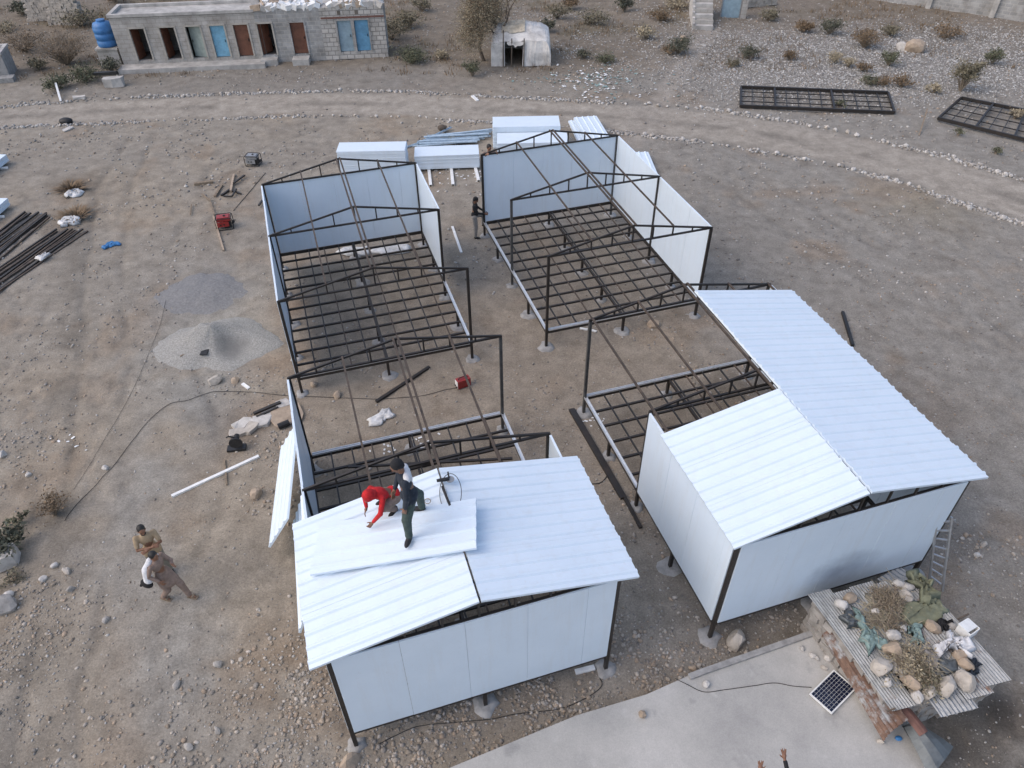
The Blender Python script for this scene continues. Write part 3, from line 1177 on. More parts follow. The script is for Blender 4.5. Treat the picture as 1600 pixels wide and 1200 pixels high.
# loose roof panel being laid across the front left roof
p0 = Vector((.08, -(15.78 - SB[0]), roof_z(.08) + .045))
p1 = Vector((2.98, -(16.56 - SB[0]), roof_z(.08) + .045 + RISE / (W0 / 2) * 2.9))
m = MB_ @ (Matrix.Translation((p0 + p1) / 2) @ frame(p1 - p0).to_4x4())
o = obj('roof_panel', ribbed_mesh('roof_panel', (p1 - p0).length, 1.12, 4))
o.matrix_world = m
tag(o, 'loose white ribbed panel laid askew on the roof under the man in red', 'roof panel')


def panel(name, label, centre, R, l, w, group=None, ribbed=True, t=.05, cat='panel'):
    me = ribbed_mesh('loose_panel', l, w, 4) if ribbed else flat_mesh(l, w, t)
    o = obj(name, me)
    mm = R.to_4x4()
    mm.translation = centre
    o.matrix_world = mm
    return tag(o, label, cat, group)


def lean(name, label, bot, top, along_dir, w, ribbed=True):
    """panel whose length runs from bot to top and whose width runs along along_dir"""
    bot, top = Vector(bot), Vector(top)
    x = (top - bot).normalized()
    y = Vector(along_dir).normalized()
    z = x.cross(y).normalized()
    y = z.cross(x)
    return panel(name, label, (bot + top) / 2, Matrix((x, y, z)).transposed(), (top - bot).length, w, ribbed=ribbed)


# two ribbed panels leaning on the left wall of the front left shelter (ribs run along the wall)
dirB = (MB_.to_3x3() @ Vector((0, -1, 0)))
for s_a, foot, toph, l, lab in ((.95, -1.22, 1.75, 3.2, 'white ribbed panel leaning on the left shelter wall, the one farther from the roof'),
                                (3.45, -.82, 1.8, 3.0, 'white ribbed panel leaning on the left shelter wall, half under the roof eave')):
    a = MB_ @ Vector((foot, -s_a, .03))
    b_ = MB_ @ Vector((-.10, -s_a, toph))
    y = (b_ - a).normalized()
    yaw = .16 if s_a < 2 else .05
    x = (MB_.to_3x3() @ Vector((-math.sin(yaw), -math.cos(yaw), 0))).normalized()
    z = x.cross(y).normalized()
    if z.x > 0:
        x = -x
        z = -z
    y2 = z.cross(x)
    panel('roof_panel', lab, (a + b_) / 2, Matrix((x, y2, z)).transposed(), l, min(1.15, (b_ - a).length), cat='roof panel')

# panel stacks behind the shelters
def stack(name, lab, c, rz, l, w, n, z0, grp, ribbed=False, jit=.012):
    for k in range(n):
        o = obj(name, ribbed_mesh('stacked', l, w, 4) if ribbed else flat_mesh(l, w, .048))
        o.location = (c[0] + random.uniform(-jit, jit), c[1] + random.uniform(-jit, jit), z0 + .052 * k + (.0 if ribbed else .026))
        o.rotation_euler = (0, 0, rz + random.uniform(-.006, .006))
        tag(o, lab if k < n - 1 else lab.replace('panel in', 'topmost panel of'), 'panel', grp)


def stack_at(px_c, z, *a, **k):
    p = G(*px_c, z)
    return p


pc = G(581, 229, 1.17)
stack('flat_panel', 'white flat panel in the tall stack behind the back left shelter', pc, .02, 2.95, .95, 22, .03, 'stack behind the back left shelter')
pc = G(698, 235, .72)
stack('flat_panel', 'white flat panel in the low stack between the two back shelters', pc, .06, 2.85, 1.0, 12, .10, 'stack between the two back shelters')
pc2 = G(822, 189, 1.1)
stack('flat_panel', 'white flat panel in the rear stack behind the back right shelter', pc2, .02, 3.1, 1.2, 20, .05, 'rear stack behind the back right shelter')
pc3 = G(832, 214, .85)
stack('flat_panel', 'white flat panel in the front stack behind the back right shelter', pc3, .02, 3.2, 1.15, 15, .05, 'front stack behind the back right shelter')
pc4 = G(924, 204, .25)
for k in range(4):
    panel('roof_panel', 'white ribbed panel in the small pile right of the stacks' if k < 3 else 'topmost white ribbed panel of the small pile right of the stacks',
          (pc4.x - (.25 if k < 2 else 0) + .02 * k, pc4.y - .1 * (k % 2), .04 + .083 * k), Matrix.Rotation(math.pi / 2 + .12 + .01 * k, 3, 'Z'), 3.2, 1.15, 'ribbed pile right of the stacks', cat='roof panel')
a, b_ = G(1014, 239, .1), G(1031, 279, .1)
dv = (b_ - a).normalized()
pv = Vector((-dv.y, dv.x, 0))
if pv.x > 0:
    pv = -pv
for k in range(2):
    c = a + dv * 1.7 + pv * (.58 + .05 * k)
    panel('roof_panel', ('lower', 'upper')[k] + ' white ribbed panel lying outside the right wall of the back right shelter', (c.x, c.y, .05 + .085 * k), Matrix.Rotation(math.atan2(dv.y, dv.x), 3, 'Z'), 3.3, 1.15, cat='roof panel')
for (qx, qy), l, rz, lab, g in (((-44, 268), 3.0, 1.50, 'white panel in the upper stack cut by the left edge', 'upper stack at the left edge'), ((-47, 342), 3.0, 1.52, 'white panel in the lower stack cut by the left edge', 'lower stack at the left edge')):
    p = G(qx, qy, .3)
    stack('flat_panel', lab, p, rz, l, 1.5, 6, .12, g)
for a, b_, lab in (((-20, 266), (13, 264), 'white skid poking out under the upper stack at the left edge'), ((-20, 342), (8, 341), 'white skid poking out under the lower stack at the left edge')):
    o = beam('skid', on(*a, .05), on(*b_, .05), .08, .08, MT['whitepaint'])
    tag(o, lab, 'skid')

# white skids under the low stack
for a, b_, lab in (((669, 255), (673, 291), 'leftmost white skid poking out under the low panel stack'), ((704, 254), (708, 291), 'middle white skid poking out under the low panel stack'), ((740, 253), (748, 285), 'rightmost white skid poking out under the low panel stack')):
    tag(beam('skid', on(*a, .05), on(*b_, .05), .13, .09, MT['whitepaint'], kind='channel', roll=math.pi), lab, 'skid')

# galvanised channels heaped between the stacks
cc = [((652, 228), (706, 203), .10), ((634, 231), (690, 214), .05)]
for k in range(22):
    t = k / 21
    cc.append(((648 + 34 * t + random.uniform(-8, 8), 230 - 16 * t + random.uniform(-3, 3)), (745 + 25 * t + random.uniform(-8, 8), 226 - 19 * t + random.uniform(-4, 4)), .04 + .06 * (k % 3)))
m_ch = mat('pale blue galvanised channel', (.46, .57, .66), .4, .15, .25, 5)
for k, (a, b_, z) in enumerate(cc):
    tag(beam('steel_channel', on(*a, z), on(*b_, z + random.uniform(-.02, .05)), .10, .05, m_ch, kind='channel', roll=random.choice((0, math.pi))),
        'pale channel slanting off the top of the channel heap' if k == 0 else 'pale channel at the left tip of the channel heap' if k == 1 else 'pale blue grey channel in the heap behind the low panel stack', 'steel channel', 'channels heaped behind the low stack')


def rag(name, mt, poly, label, cat, z=.02, crump=.05, th=.01, sub=7, seed=1, n3=None):
    """crumpled sheet lying on the ground: polygon given in the world, filled by a fan of rings"""
    c = sum(poly, Vector()) / len(poly)
    r = random.Random(seed)
    vs, fs = [], []
    n = len(poly) * 3
    ring = []
    for i in range(len(poly)):
        a, b2 = poly[i], poly[(i + 1) % len(poly)]
        for k in range(3):
            ring.append(a.lerp(b2, k / 3) + Vector((r.uniform(-1, 1), r.uniform(-1, 1), 0)) * crump * .6)
    for j in range(sub):
        f = 1 - j / sub
        for p in ring:
            q = c + (p - c) * f
            hgt_ = z + (0 if j == 0 else r.uniform(.2, 1.0) * crump)
            vs.append((q.x, q.y, hz(q) + hgt_ if n3 is None else n3 + hgt_))
    for j in range(sub - 1):
        for k in range(n):
            fs.append((j * n + k, j * n + (k + 1) % n, (j + 1) * n + (k + 1) % n, (j + 1) * n + k))
    fs.append(tuple((sub - 1) * n + k for k in range(n)))
    b = MB().add(vs, fs)
    o = b.build(name, mt, None, True)
    md = o.modifiers.new('thickness', 'SOLIDIFY')
    md.thickness = th
    return tag(o, label, cat)


rag('plastic_sheet', MT['plastic_white'], GP([(574, 658), (600, 642), (607, 638), (610, 644), (619, 650), (612, 656), (600, 658), (594, 665), (576, 669)]), 'crumpled white plastic sheet on the soil inside the left row gap', 'plastic sheet', seed=3, crump=.08)
rag('plastic_sheet', MT['plastic_blue'], GP([(161, 388), (175, 380), (188, 379), (187, 384), (172, 387), (163, 391)]), 'blue plastic scrap on the open ground at the left', 'plastic sheet', seed=4, crump=.1)
rag('plastic_sack', MT['plastic_white'], GP([(100, 304), (118, 300), (133, 299), (131, 304), (114, 308), (101, 311)]), 'white torn sack above the pipe bundles at the left', 'sack', seed=5, crump=.15)
rag('plastic_sack', MT['plastic_white'], GP([(91, 349), (112, 341), (126, 341), (124, 349), (108, 353), (94, 356)]), 'white sack with blue corner between the pipe bundles', 'sack', seed=6, crump=.15)
rag('plastic_sheet', MT['plastic_white'], GP([(58, 408), (78, 401), (82, 403), (66, 412)]), 'small white scrap caught in the lower pipe bundle', 'plastic sheet', seed=7, crump=.12, z=.12)
for k, q in enumerate(([(525, 396), (545, 386), (580, 388), (582, 398), (545, 401)], [(575, 392), (610, 384), (640, 385), (641, 396), (600, 400)])):
    rag('plastic_sheet', MT['plastic_white'], GP(q), ('left', 'right')[k] + ' white plastic wrap under the floor frame by the blue back wall', 'plastic sheet', seed=8 + k, crump=.12)

# ------------------------------------------------------------------ bars and offcuts on the ground
def bar_on(a, b_, w, h, mt, name, label, cat, kind='box', group=None, z=None):
    z = h / 2 if z is None else z
    return tag(beam(name, on(*a, z), on(*b_, z), w, h, mt, kind=kind), label, cat, group)


bar_on((269, 777), (405, 714), .085, .06, MT['whitepaint'], 'white_channel', 'long white channel lying on the ground left of the leaning panels', 'channel')
bar_on((707, 356), (721, 396), .09, .05, MT['whitepaint'], 'white_channel', 'white channel lying in the aisle between the two back shelters', 'channel')
bar_on((906, 513), (918, 515), .08, .04, MT['whitepaint'], 'white_offcut', 'left white offcut before the back right shelter', 'offcut')
bar_on((920, 515), (932, 518), .08, .04, MT['whitepaint'], 'white_offcut', 'right white offcut before the back right shelter', 'offcut')
bar_on((899, 1050), (929, 1043), .11, .05, MT['whitepaint'], 'white_offcut', 'white offcut in front of the front left shelter', 'offcut')
bar_on((379, 600), (389, 607), .10, .04, MT['whitepaint'], 'white_offcut', 'white offcut below the gravel heap', 'offcut')
bar_on((738, 150), (746, 157), .18, .05, MT['whitepaint'], 'white_offcut', 'white offcut lying on the dirt track', 'offcut')
bar_on((588, 629), (671, 575), .09, .07, MT['steel'], 'steel_bar', 'black steel bar lying in the gap between the left shelters', 'steel bar')
bar_on((893, 641), (974, 780), .17, .08, MT['steel'], 'steel_beam', 'wide dark steel beam lying along the left of the front right shelter', 'steel beam')
bar_on((970, 768), (1001, 826), .085, .07, MT['steel'], 'steel_beam', 'narrow dark steel bar continuing the wide beam toward the camera', 'steel beam')
bar_on((1316, 489), (1332, 541), .09, .09, MT['steel_grey'], 'steel_bar', 'grey steel bar on the gravel right of the covered roof', 'steel bar')
bar_on((304, 289), (333, 285), .16, .1, MT['wood'], 'timber_piece', 'short dark timber left of the scrap heap', 'timber')
for k, (a, b_, w, mt, lab) in enumerate((((336, 307), (347, 290), .1, 'wood', 'short leaning timber left of the scrap frame heap'), ((361, 300), (366, 275), .09, 'stone4', 'pale upright batten in the scrap heap'),
                                         ((366, 289), (383, 277), .07, 'steel', 'dark bar pointing right in the scrap heap'), ((346, 306), (362, 295), .08, 'steel', 'dark bar pointing left in the scrap heap'),
                                         ((350, 309), (364, 309), .06, 'steel', 'lowest dark bar of the scrap heap'), ((364, 309), (370, 298), .06, 'steel', 'short dark bar closing the scrap heap frame'),
                                         ((362, 298), (377, 304), .06, 'steel', 'thin dark bar at the right of the scrap heap'), ((316, 304), (328, 314), .05, 'wood', 'upper thin stick left of the red generator'),
                                         ((328, 312), (336, 340), .05, 'wood', 'middle thin stick left of the red generator'), ((334, 340), (350, 393), .07, 'stone4', 'long pale stick left of the red generator'),
                                         ((298, 338), (300, 322), .04, 'wood', 'short thin stick far left of the red generator'), ((405, 324), (411, 316), .07, 'steel', 'short bar at the back left shelter corner'))):
    bar_on(a, b_, w, w * .8, MT[mt], 'scrap_bar', lab, 'bar', z=.05 + .03 * (k % 3))
bar_on((398, 652), (440, 634), .09, .07, MT['steel'], 'steel_bar', 'upper black bar on the rubble beside the leaning panels', 'steel bar', z=.15)
bar_on((402, 656), (436, 641), .06, .06, MT['steel'], 'steel_bar', 'lower black bar on the rubble beside the leaning panels', 'steel bar', z=.12)
bar_on((351, 720), (355, 759), .04, .03, MT['wood'], 'stick', 'thin stick crossing the long white channel', 'stick', z=.03)

# pipe bundles at the left edge
for bi, (A, B, n, lab, g) in enumerate((((( -70, 418), (-70, 462)), ((46, 334), (84, 341)), 11, 'dark steel tube in the upper bundle at the left edge', 'upper tube bundle'),
                                        (((-60, 462), (-60, 500)), ((92, 362), (136, 360)), 10, 'rusty steel tube in the lower bundle at the left edge', 'lower tube bundle'))):
    for k in range(n):
        t = k / (n - 1)
        a = (A[0][0], A[0][1] + (A[1][1] - A[0][1]) * t + random.uniform(-3, 3))
        b_ = (B[0][0] + (B[1][0] - B[0][0]) * t + random.uniform(-10, 6), B[0][1] + (B[1][1] - B[0][1]) * t + random.uniform(-2, 2))
        tag(beam('steel_tube', on(*a, .04 + .05 * (k % 2)), on(*b_, .04 + .05 * ((k + 1) % 2)), .06, .06, MT['steel'] if (bi == 0 and k % 2) or k % 4 == 0 else MT['rusty_steel']), lab, 'steel tube', g)

# steel lattice frames lying beyond the track
def lattice(label, c4, nc, nr, heavy):
    c4 = [Vector(p) for p in c4]
    base = sum(c4, Vector()) / 4
    T = thing('lattice_frame', label, 'steel frame', (base.x, base.y, hz(base)))
    L = [p - base for p in c4]
    z = Vector((0, 0, .16))

    def P(a, b):
        return (L[0] * (1 - a) + L[1] * a) * (1 - b) + (L[3] * (1 - a) + L[2] * a) * b + z
    for i in range(nc + 1):
        h = i in heavy or i in (0, nc)
        beam('side_rail' if i in (0, nc) else 'cross_bar', P(i / nc, 0), P(i / nc, 1), .09 if h else .035, .13 if h else .035, MT['steel'] if h else MT['steel_grey'], T)
    for j in range(nr + 1):
        h = j in (0, nr)
        beam('long_rail' if h else 'long_bar', P(0, j / nr), P(1, j / nr), .10 if h else .045, .16 if h else .045, MT['steel'], T)


lattice('black steel lattice frame lying beyond the track, whole in view', GP([(1157, 140), (1386, 149), (1396, 180), (1156, 170)]), 13, 4, (3, 8))
lattice('black steel lattice frame lying beyond the track, cut by the right edge', [*GP([(1500, 158), (1690, 196), (1690, 246), (1464, 190)])], 11, 4, (3, 6))
tag(beam('bent_post', on(1436, 212), on(1440, 186) + Vector((.1, 0, .5)), .06, .06, MT['wood']), 'leaning wooden stake between the two steel lattice frames', 'stake')

# ------------------------------------------------------------------ block building at the back
BL, BR = G(196, 108), G(607, 90)
bd = (BR - BL)
bd.z = 0
BLEN = bd.length
bth = math.atan2(bd.y, bd.x)
BT = thing('block_building', 'long low grey block building with nine doors beyond the track', 'building', (BL.x, BL.y, 0), bth)
BM = Matrix.Translation((BL.x, BL.y, 0)) @ Matrix.Rotation(bth, 4, 'Z')


def on_front(px, py, off=0.0):
    """(u, z) on the front plane of the building"""
    d = _f + RGT * ((px - 800) / FPX) + UPV * ((600 - py) / FPX)
    nrm = BM.to_3x3() @ Vector((0, -1, 0))
    t = (BM.translation - Vector((0, 0, CAMH))).dot(nrm) / d.dot(nrm)
    p = BM.inverted() @ (Vector((0, 0, CAMH)) + d * t)
    return p.x, p.z


DOORS = [(226.5, 'door_brown', 'open'), (273, 'door_brown', 'open'), (312.5, 'door_green', 'ajar'), (349, 'door_blue', 'shut'), (385, 'door_brown', 'shut'), (421, 'door_brown', 'ajar'), (471, 'door_brown', 'shut'), (543.5, 'door_greyblue', 'shut'), (569.5, 'door_deepblue', 'shut')]
DY = [88.5, 88, 87, 85.5, 83.5, 79.5, 79, 80.6, 78.5]
BH, BDEP = 2.75, 2.1
uD = [on_front(d[0], DY[i])[0] for i, d in enumerate(DOORS)]
secs = [(0, on_front(409, 80)[0], 'block_old'), (on_front(409, 80)[0], on_front(508, 80)[0], 'block_grey'), (on_front(508, 80)[0], BLEN, 'block_pale')]
ZD0, ZD1, DW = .42, 2.18, .86


def wallbox(name, x0, x1, y0, y1, z0, z1, mt):
    b = MB().box(((x1 - x0) / 2, (y1 - y0) / 2, (z1 - z0) / 2), (x1 - x0, y1 - y0, z1 - z0))
    return b.build(name, MT[mt], BT, False, (x0, y0, z0))


for si, (a, b_, mt) in enumerate(secs):
    ds = [u for u in uD if a <= u < b_]
    cur = a
    gap = .002 * si
    for u in ds:
        wallbox('front_pier', cur, u - DW / 2, gap, .25, 0, ZD1, mt)
        wallbox('sill', u - DW / 2, u + DW / 2, gap + .002, .25, 0, ZD0, mt)
        cur = u + DW / 2
    wallbox('front_pier', cur, b_, gap, .25, 0, ZD1, mt)
    wallbox('lintel_wall', a, b_, gap, .25, ZD1, BH + (.0 if si == 0 else .12), mt)
    wallbox('back_wall', a, b_, BDEP - .25, BDEP, 0, BH, mt)
    for k, u in enumerate([a] + [(p + q) / 2 for p, q in zip(ds[:-1], ds[1:])] + ([b_ - .22] if si == 2 else [])):
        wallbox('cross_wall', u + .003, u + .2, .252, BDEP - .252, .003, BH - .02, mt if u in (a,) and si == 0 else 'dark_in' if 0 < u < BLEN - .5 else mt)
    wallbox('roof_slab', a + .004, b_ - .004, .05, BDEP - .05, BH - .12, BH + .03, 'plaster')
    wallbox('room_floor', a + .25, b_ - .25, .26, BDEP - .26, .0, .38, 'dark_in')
a, b_ = secs[0][0], secs[0][1]
for x0, x1, y0, y1 in ((a - .06, b_ + .02, -.06, .16), (a - .06, b_ + .02, BDEP - .14, BDEP + .06), (a - .06, a + .15, .16, BDEP - .14)):
    wallbox('parapet', x0, x1, y0, y1, BH + .035, BH + .19, 'plaster')
wallbox('lintel_band', secs[2][0] + .05, BLEN + .01, -.025, .0, 2.27, 2.37, 'tin_brown')
for i, (u, (px_, mt, state)) in enumerate(zip(uD, DOORS)):
    b = MB()
    for sx in (-1, 1):
        b.box((u + sx * (DW / 2 + .015), .06, (ZD0 + ZD1) / 2), (.09, .2, ZD1 - ZD0))
    b.box((u, .06, ZD1 + .02), (DW + .12, .2, .08))
    fr = b.build('door_frame', MT['doorframe'] if i < 6 else MT['block_grey'], BT)
    w = DW - .09
    pv = thing_hinge = Vector((u - w / 2, .12, 0)) if state != 'ajar' or i == 5 else Vector((u + w / 2, .12, 0))
    ang = 0 if state == 'shut' else (1.35 if state == 'open' else (.95 if i == 5 else -.35))
    sg = 1 if pv.x < u else -1
    b = MB().box((sg * w / 2, 0, 0), (w, .04, ZD1 - ZD0 - .05))
    for zc in (-.55, 0, .55):
        b.box((sg * w / 2, -.025, zc), (w - .08, .014, .05))
    lf = b.build('door_leaf', MT[mt], BT, False, (pv.x, pv.y, (ZD0 + ZD1) / 2))
    lf.rotation_euler = (0, 0, ang)
    MB().box((sg * (w - .1), -.045, 0), (.03, .04, .14)).build('handle', MT['machine'], lf)
uE = on_front(418, 95)[0]
wallbox('plinth', -.1, uE, -.95, -.003, -.1, .26, 'plaster')
for q in (421, 471):
    u = on_front(q, 82)[0]
    wallbox('step', u - .5, u + .45, -.75 if q > 450 else -.55, -.004, -.08, .33, 'plaster')
for u in (on_front(535, 60)[0], on_front(562, 58)[0]):
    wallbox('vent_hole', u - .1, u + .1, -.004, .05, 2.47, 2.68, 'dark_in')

# white blocks lined up along the roof edge
for k in range(34):
    t = k / 33
    u = secs[1][0] + .15 + (BLEN - secs[1][0] - .4) * t + random.uniform(-.1, .1)
    if abs(u - on_front(507, 20)[0]) < .35:
        continue
    for row in range(3 if k % 3 else 2):
        p = BM @ Vector((u + random.uniform(-.1, .1), .14 + row * random.uniform(.45, .7), BH + (.12 if row == 0 else .03)))
        o = MB().box((0, 0, .10), (random.uniform(.3, .55), random.uniform(.22, .4), random.uniform(.2, .34)), Matrix.Rotation(random.uniform(-.5, .5), 3, 'Y') @ Matrix.Rotation(random.uniform(-.4, .4), 3, 'X'))
        mk = random.choice(['whitepaint', 'whitepaint', 'stone2', 'stone4'])
        o = o.build('roof_block', MT[mk], None, False, p)
        cn = {'whitepaint': 'white', 'stone2': 'pale grey', 'stone4': 'tan'}[mk]
        o.rotation_euler = (0, 0, bth + random.uniform(-.4, .4))
        tag(o, cn + (' block on the front roof edge of the block building' if row == 0 else ' block behind the front roof edge of the block building'), 'block', 'blocks on the roof of the block building' if row == 0 else 'blocks behind the roof edge')

# blue water tank on its pedestal
tp = G(181, 108)
tw = BM @ Vector((-.75, .75, 0))
T = thing('water_tank', 'blue ribbed plastic water tank on a block pedestal beside the building', 'water tank', (tw.x, tw.y, 0), bth)
b = MB().box((0, 0, .5), (1.15, 1.15, 1.1))
b.box((0, -.0, 1.08), (1.25, 1.25, .1))
b.build('pedestal', MT['block_old'], T)
prof = [(1.14, .54), (1.2, .56), (1.42, .56), (1.45, .535), (1.52, .535), (1.55, .56), (1.78, .56), (1.81, .535), (1.88, .535), (1.91, .56), (2.12, .56), (2.15, .535), (2.2, .54), (2.36, .46), (2.44, .24), (2.45, .2)]
MB().tube([(0, 0, z) for z, r in prof], [r for z, r in prof], 28).build('tank_body', MT['bluetank'], T, True)
MB().tube([(0, 0, 2.44), (0, 0, 2.53), (0, 0, 2.545)], [.24, .24, .16], 20).build('tank_lid', MT['bluetank'], T)
MB().tube([(.5, -.2, 1.3), (.62, -.2, 1.28), (.64, -.2, .2)], .03, 6).build('outlet_pipe', MT['machine_grey'], T)

# concrete trough at the far left and broken slabs
p = G(2, 126)
T = thing('concrete_tank', 'grey concrete tank with a pale rim at the far left edge', 'concrete tank', (p.x - .8, p.y + .8, 0), .25)
MB().box((0, 0, .65), (2.1, 1.6, 1.3)).build('body', MT['concrete'], T)
b = MB()
for x, y_, w, d in ((0, .75, 2.2, .2), (0, -.75, 2.2, .2), (1.0, 0, .2, 1.3), (-1.0, 0, .2, 1.3)):
    b.box((x, y_, 1.36), (w, d, .14))
b.build('rim', MT['plaster'], T)
MB().box((.6, -1.15, .12), (1.5, .6, .25)).build('apron', MT['concrete'], T)


def rubble(name, px_, lab, l, w, h, rz, mt='concrete', z=0, tilt=0):
    b = MB()
    r = random.Random(hash(lab) % 1000 if False else len(lab) * 7 + int(px_[0]))
    vs = []
    n = 8
    ang = [6.283 * (k + r.uniform(-.3, .3)) / n for k in range(n)]
    for zz in (0, h):
        for a in ang:
            q = 1 / max(abs(math.cos(a)), abs(math.sin(a)))
            k = .5 * q * r.uniform(.82, 1.0)
            vs.append((k * l * math.cos(a), k * w * math.sin(a), zz + r.uniform(-.02, .02)))
    fs = [(k, (k + 1) % n, (k + 1) % n + n, k + n) for k in range(n)] + [tuple(range(n, 2 * n)), tuple(reversed(range(n)))]
    o = b.add(vs, fs).build(name, MT[mt], None, False, on(*px_, z))
    o.rotation_euler = (tilt, tilt * .5, rz)
    return tag(o, lab, 'rubble')


rubble('concrete_block', (180, 134), 'pale concrete block at the left corner of the block building', 1.1, .6, .45, .1, 'plaster')
rubble('concrete_block', (170, 129), 'dark plank like slab on the pale block by the building corner', 1.4, .3, .15, .15, 'steel_grey', .45)
rubble('paper_sack', (448, 652), 'beige torn cement sack against the left shelter wall', 1.0, .8, .05, .4, 'stone4', .04, .05)
rubble('rubble_slab', (425, 645), 'grey slab chunk under the black bars', .6, .35, .08, .5, 'stone2', .02, .08)
rubble('rubble_slab', (410, 660), 'pale slab chunk at the left end of the black bars', .55, .45, .1, .2, 'stone2', .02, .06)
rubble('rubble_slab', (380, 665), 'pale slab chunk above the chop saw', .6, .4, .1, .9, 'stone2', .02, .05)
rubble('rubble_slab', (372, 678), 'beige slab chunk left of the chop saw', .5, .3, .1, .3, 'stone', .02, .08)
rubble('rubble_slab', (393, 671), 'grey slab chunk right of the chop saw', .5, .35, .1, 1.3, 'stone', .02, -.06)
rubble('rubble_slab', (441, 634), 'small pale slab chunk by the shelter corner', .45, .35, .1, .6, 'stone2', .02, .06)
tag(MB().tube([(0, 0, 0), (.28, .16, .02)], .09, 10).build('paint_tin', MT['black'], None, False, on(436, 671, .1)), 'black tin lying on the beige cement sack', 'tin')
rubble('concrete_block', (4, 880), 'pale concrete block at the left edge under the green bush', .75, .55, .4, .3, 'stone2')

# chop saw
p = on(372, 702)
T = thing('chop_saw', 'black chop saw standing on the soil near the long white channel', 'chop saw', p, .15)
MB().box((-.02, 0, .05), (.5, .22, .07)).build('base', MT['machine'], T)
MB().tube([(.02, -.09, .30), (.02, -.05, .30)], .18, 18).build('blade_guard', MT['machine'], T)
MB().tube([(.02, -.04, .30), (.02, .22, .32)], [.09, .07], 12).build('motor', MT['black'], T)
MB().bar((.1, .05, .08), (.05, .05, .3), .07, .06).build('arm', MT['machine'], T)
MB().tube([(.02, .02, .42), (-.14, .02, .50), (-.2, .02, .46)], .022, 8).build('handle', MT['black'], T)


def generator(label, p, rz, body, k=1.0):
    T = thing('generator', label, 'generator', p, rz)
    T.scale = (k, k, k)
    b = MB()
    for y_ in (-.26, .26):
        pts = [(-.36, y_, .04), (-.36, y_, .52), (-.30, y_, .56), (.30, y_, .56), (.36, y_, .52), (.36, y_, .04), (.30, y_, .02), (-.30, y_, .02), (-.36, y_, .04)]
        b.tube(pts, .018, 6)
    for x in (-.33, .33):
        for z in (.03, .545):
            b.tube([(x, -.26, z), (x, .26, z)], .016, 6)
    b.build('tube_frame', MT['black'], T)
    bm_ = MB()
    bm_.box((0, 0, .47), (.58, .42, .14))
    bm_.box((0, 0, .55), (.5, .34, .05))
    tk = bm_.build('fuel_tank', body, T)
    MB().tube([(.05, 0, .57), (.05, 0, .61)], .05, 12).build('fuel_cap', MT['black'], tk)
    MB().box((.12, 0, .22), (.3, .36, .3)).build('engine', MT['machine'], T)
    MB().tube([(-.28, 0, .2), (0, 0, .2)], .15, 14).build('alternator', MT['machine_grey'], T)
    MB().box((-.05, -.245, .28), (.5, .03, .22)).build('control_panel', body, T)
    for sx in (-.15, .0):
        MB().tube([(sx, -.262, .28), (sx, -.275, .28)], .035, 10).build('socket', MT['black'], T)
    MB().tube([(.33, .05, .22), (.42, .05, .24)], .07, 10).build('muffler', MT['machine'], T)


generator('red generator in a black tube frame on the open ground', on(353, 355), .25, MT['red_paint'], .88)
generator('grey generator near the tall panel stack', on(397, 257), -.1, MT['machine_grey'], .85)
T = thing('welding_machine', 'small red welding machine in the gap between the left shelters', 'welding machine', on(724, 604), .5)
MB().box((0, 0, .17), (.42, .2, .28)).build('case', MT['red_paint'], T)
MB().box((-.215, 0, .17), (.012, .17, .24)).build('front_panel', MT['whitepaint'], T)
MB().tube([(-.15, 0, .31), (-.12, 0, .37), (.12, 0, .37), (.15, 0, .31)], .014, 6).build('handle', MT['black'], T)
for sx in (-.05, .05):
    MB().tube([(-.22, sx, .1), (-.25, sx, .1)], .025, 8).build('terminal', MT['black'], T)


def cable(label, pts, r=.014, z=.02, zabs=None):
    w = []
    P = [on(*q, z) if zabs is None else G(*q, zabs) for q in pts]
    # catmull-rom through the points
    for i in range(len(P) - 1):
        a, b2, c, d = P[max(i - 1, 0)], P[i], P[i + 1], P[min(i + 2, len(P) - 1)]
        for k in range(6):
            t = k / 6
            q = .5 * ((2 * b2) + (c - a) * t + (2 * a - 5 * b2 + 4 * c - d) * t * t + (3 * b2 - a - 3 * c + d) * t ** 3)
            if zabs is None:
                q.z = hz(q) + z
            w.append(q)
    w.append(P[-1])
    o = MB().tube(w, r, 5).build('cable', MT['black'], None, True)
    return tag(o, label, 'cable')


cable('long black cable from the lower left to the red welding machine', [(100, 812), (112, 796), (160, 746), (178, 728), (205, 692), (235, 656), (265, 632), (295, 626), (325, 614), (355, 612), (400, 613), (440, 618), (500, 621), (584, 624), (655, 620), (695, 611), (722, 606)], .0075)
cable('thin dark cable running down left of the grey sand patch', [(263, 458), (250, 506), (229, 560), (205, 614), (180, 660), (150, 710), (115, 765)], .0045)
cable('dark cable snaking across the soil before the front left shelter', [(589, 1164), (640, 1140), (670, 1133), (760, 1126), (805, 1117), (872, 1108), (917, 1090), (940, 1072), (936, 1058)], .008)
cable('thin cable lying left of the front right shelter beam', [(925, 757), (938, 755), (948, 745), (950, 735)], .012)
cable('thin dark cable between the generators', [(365, 330), (380, 312), (398, 290), (415, 270)], .012)

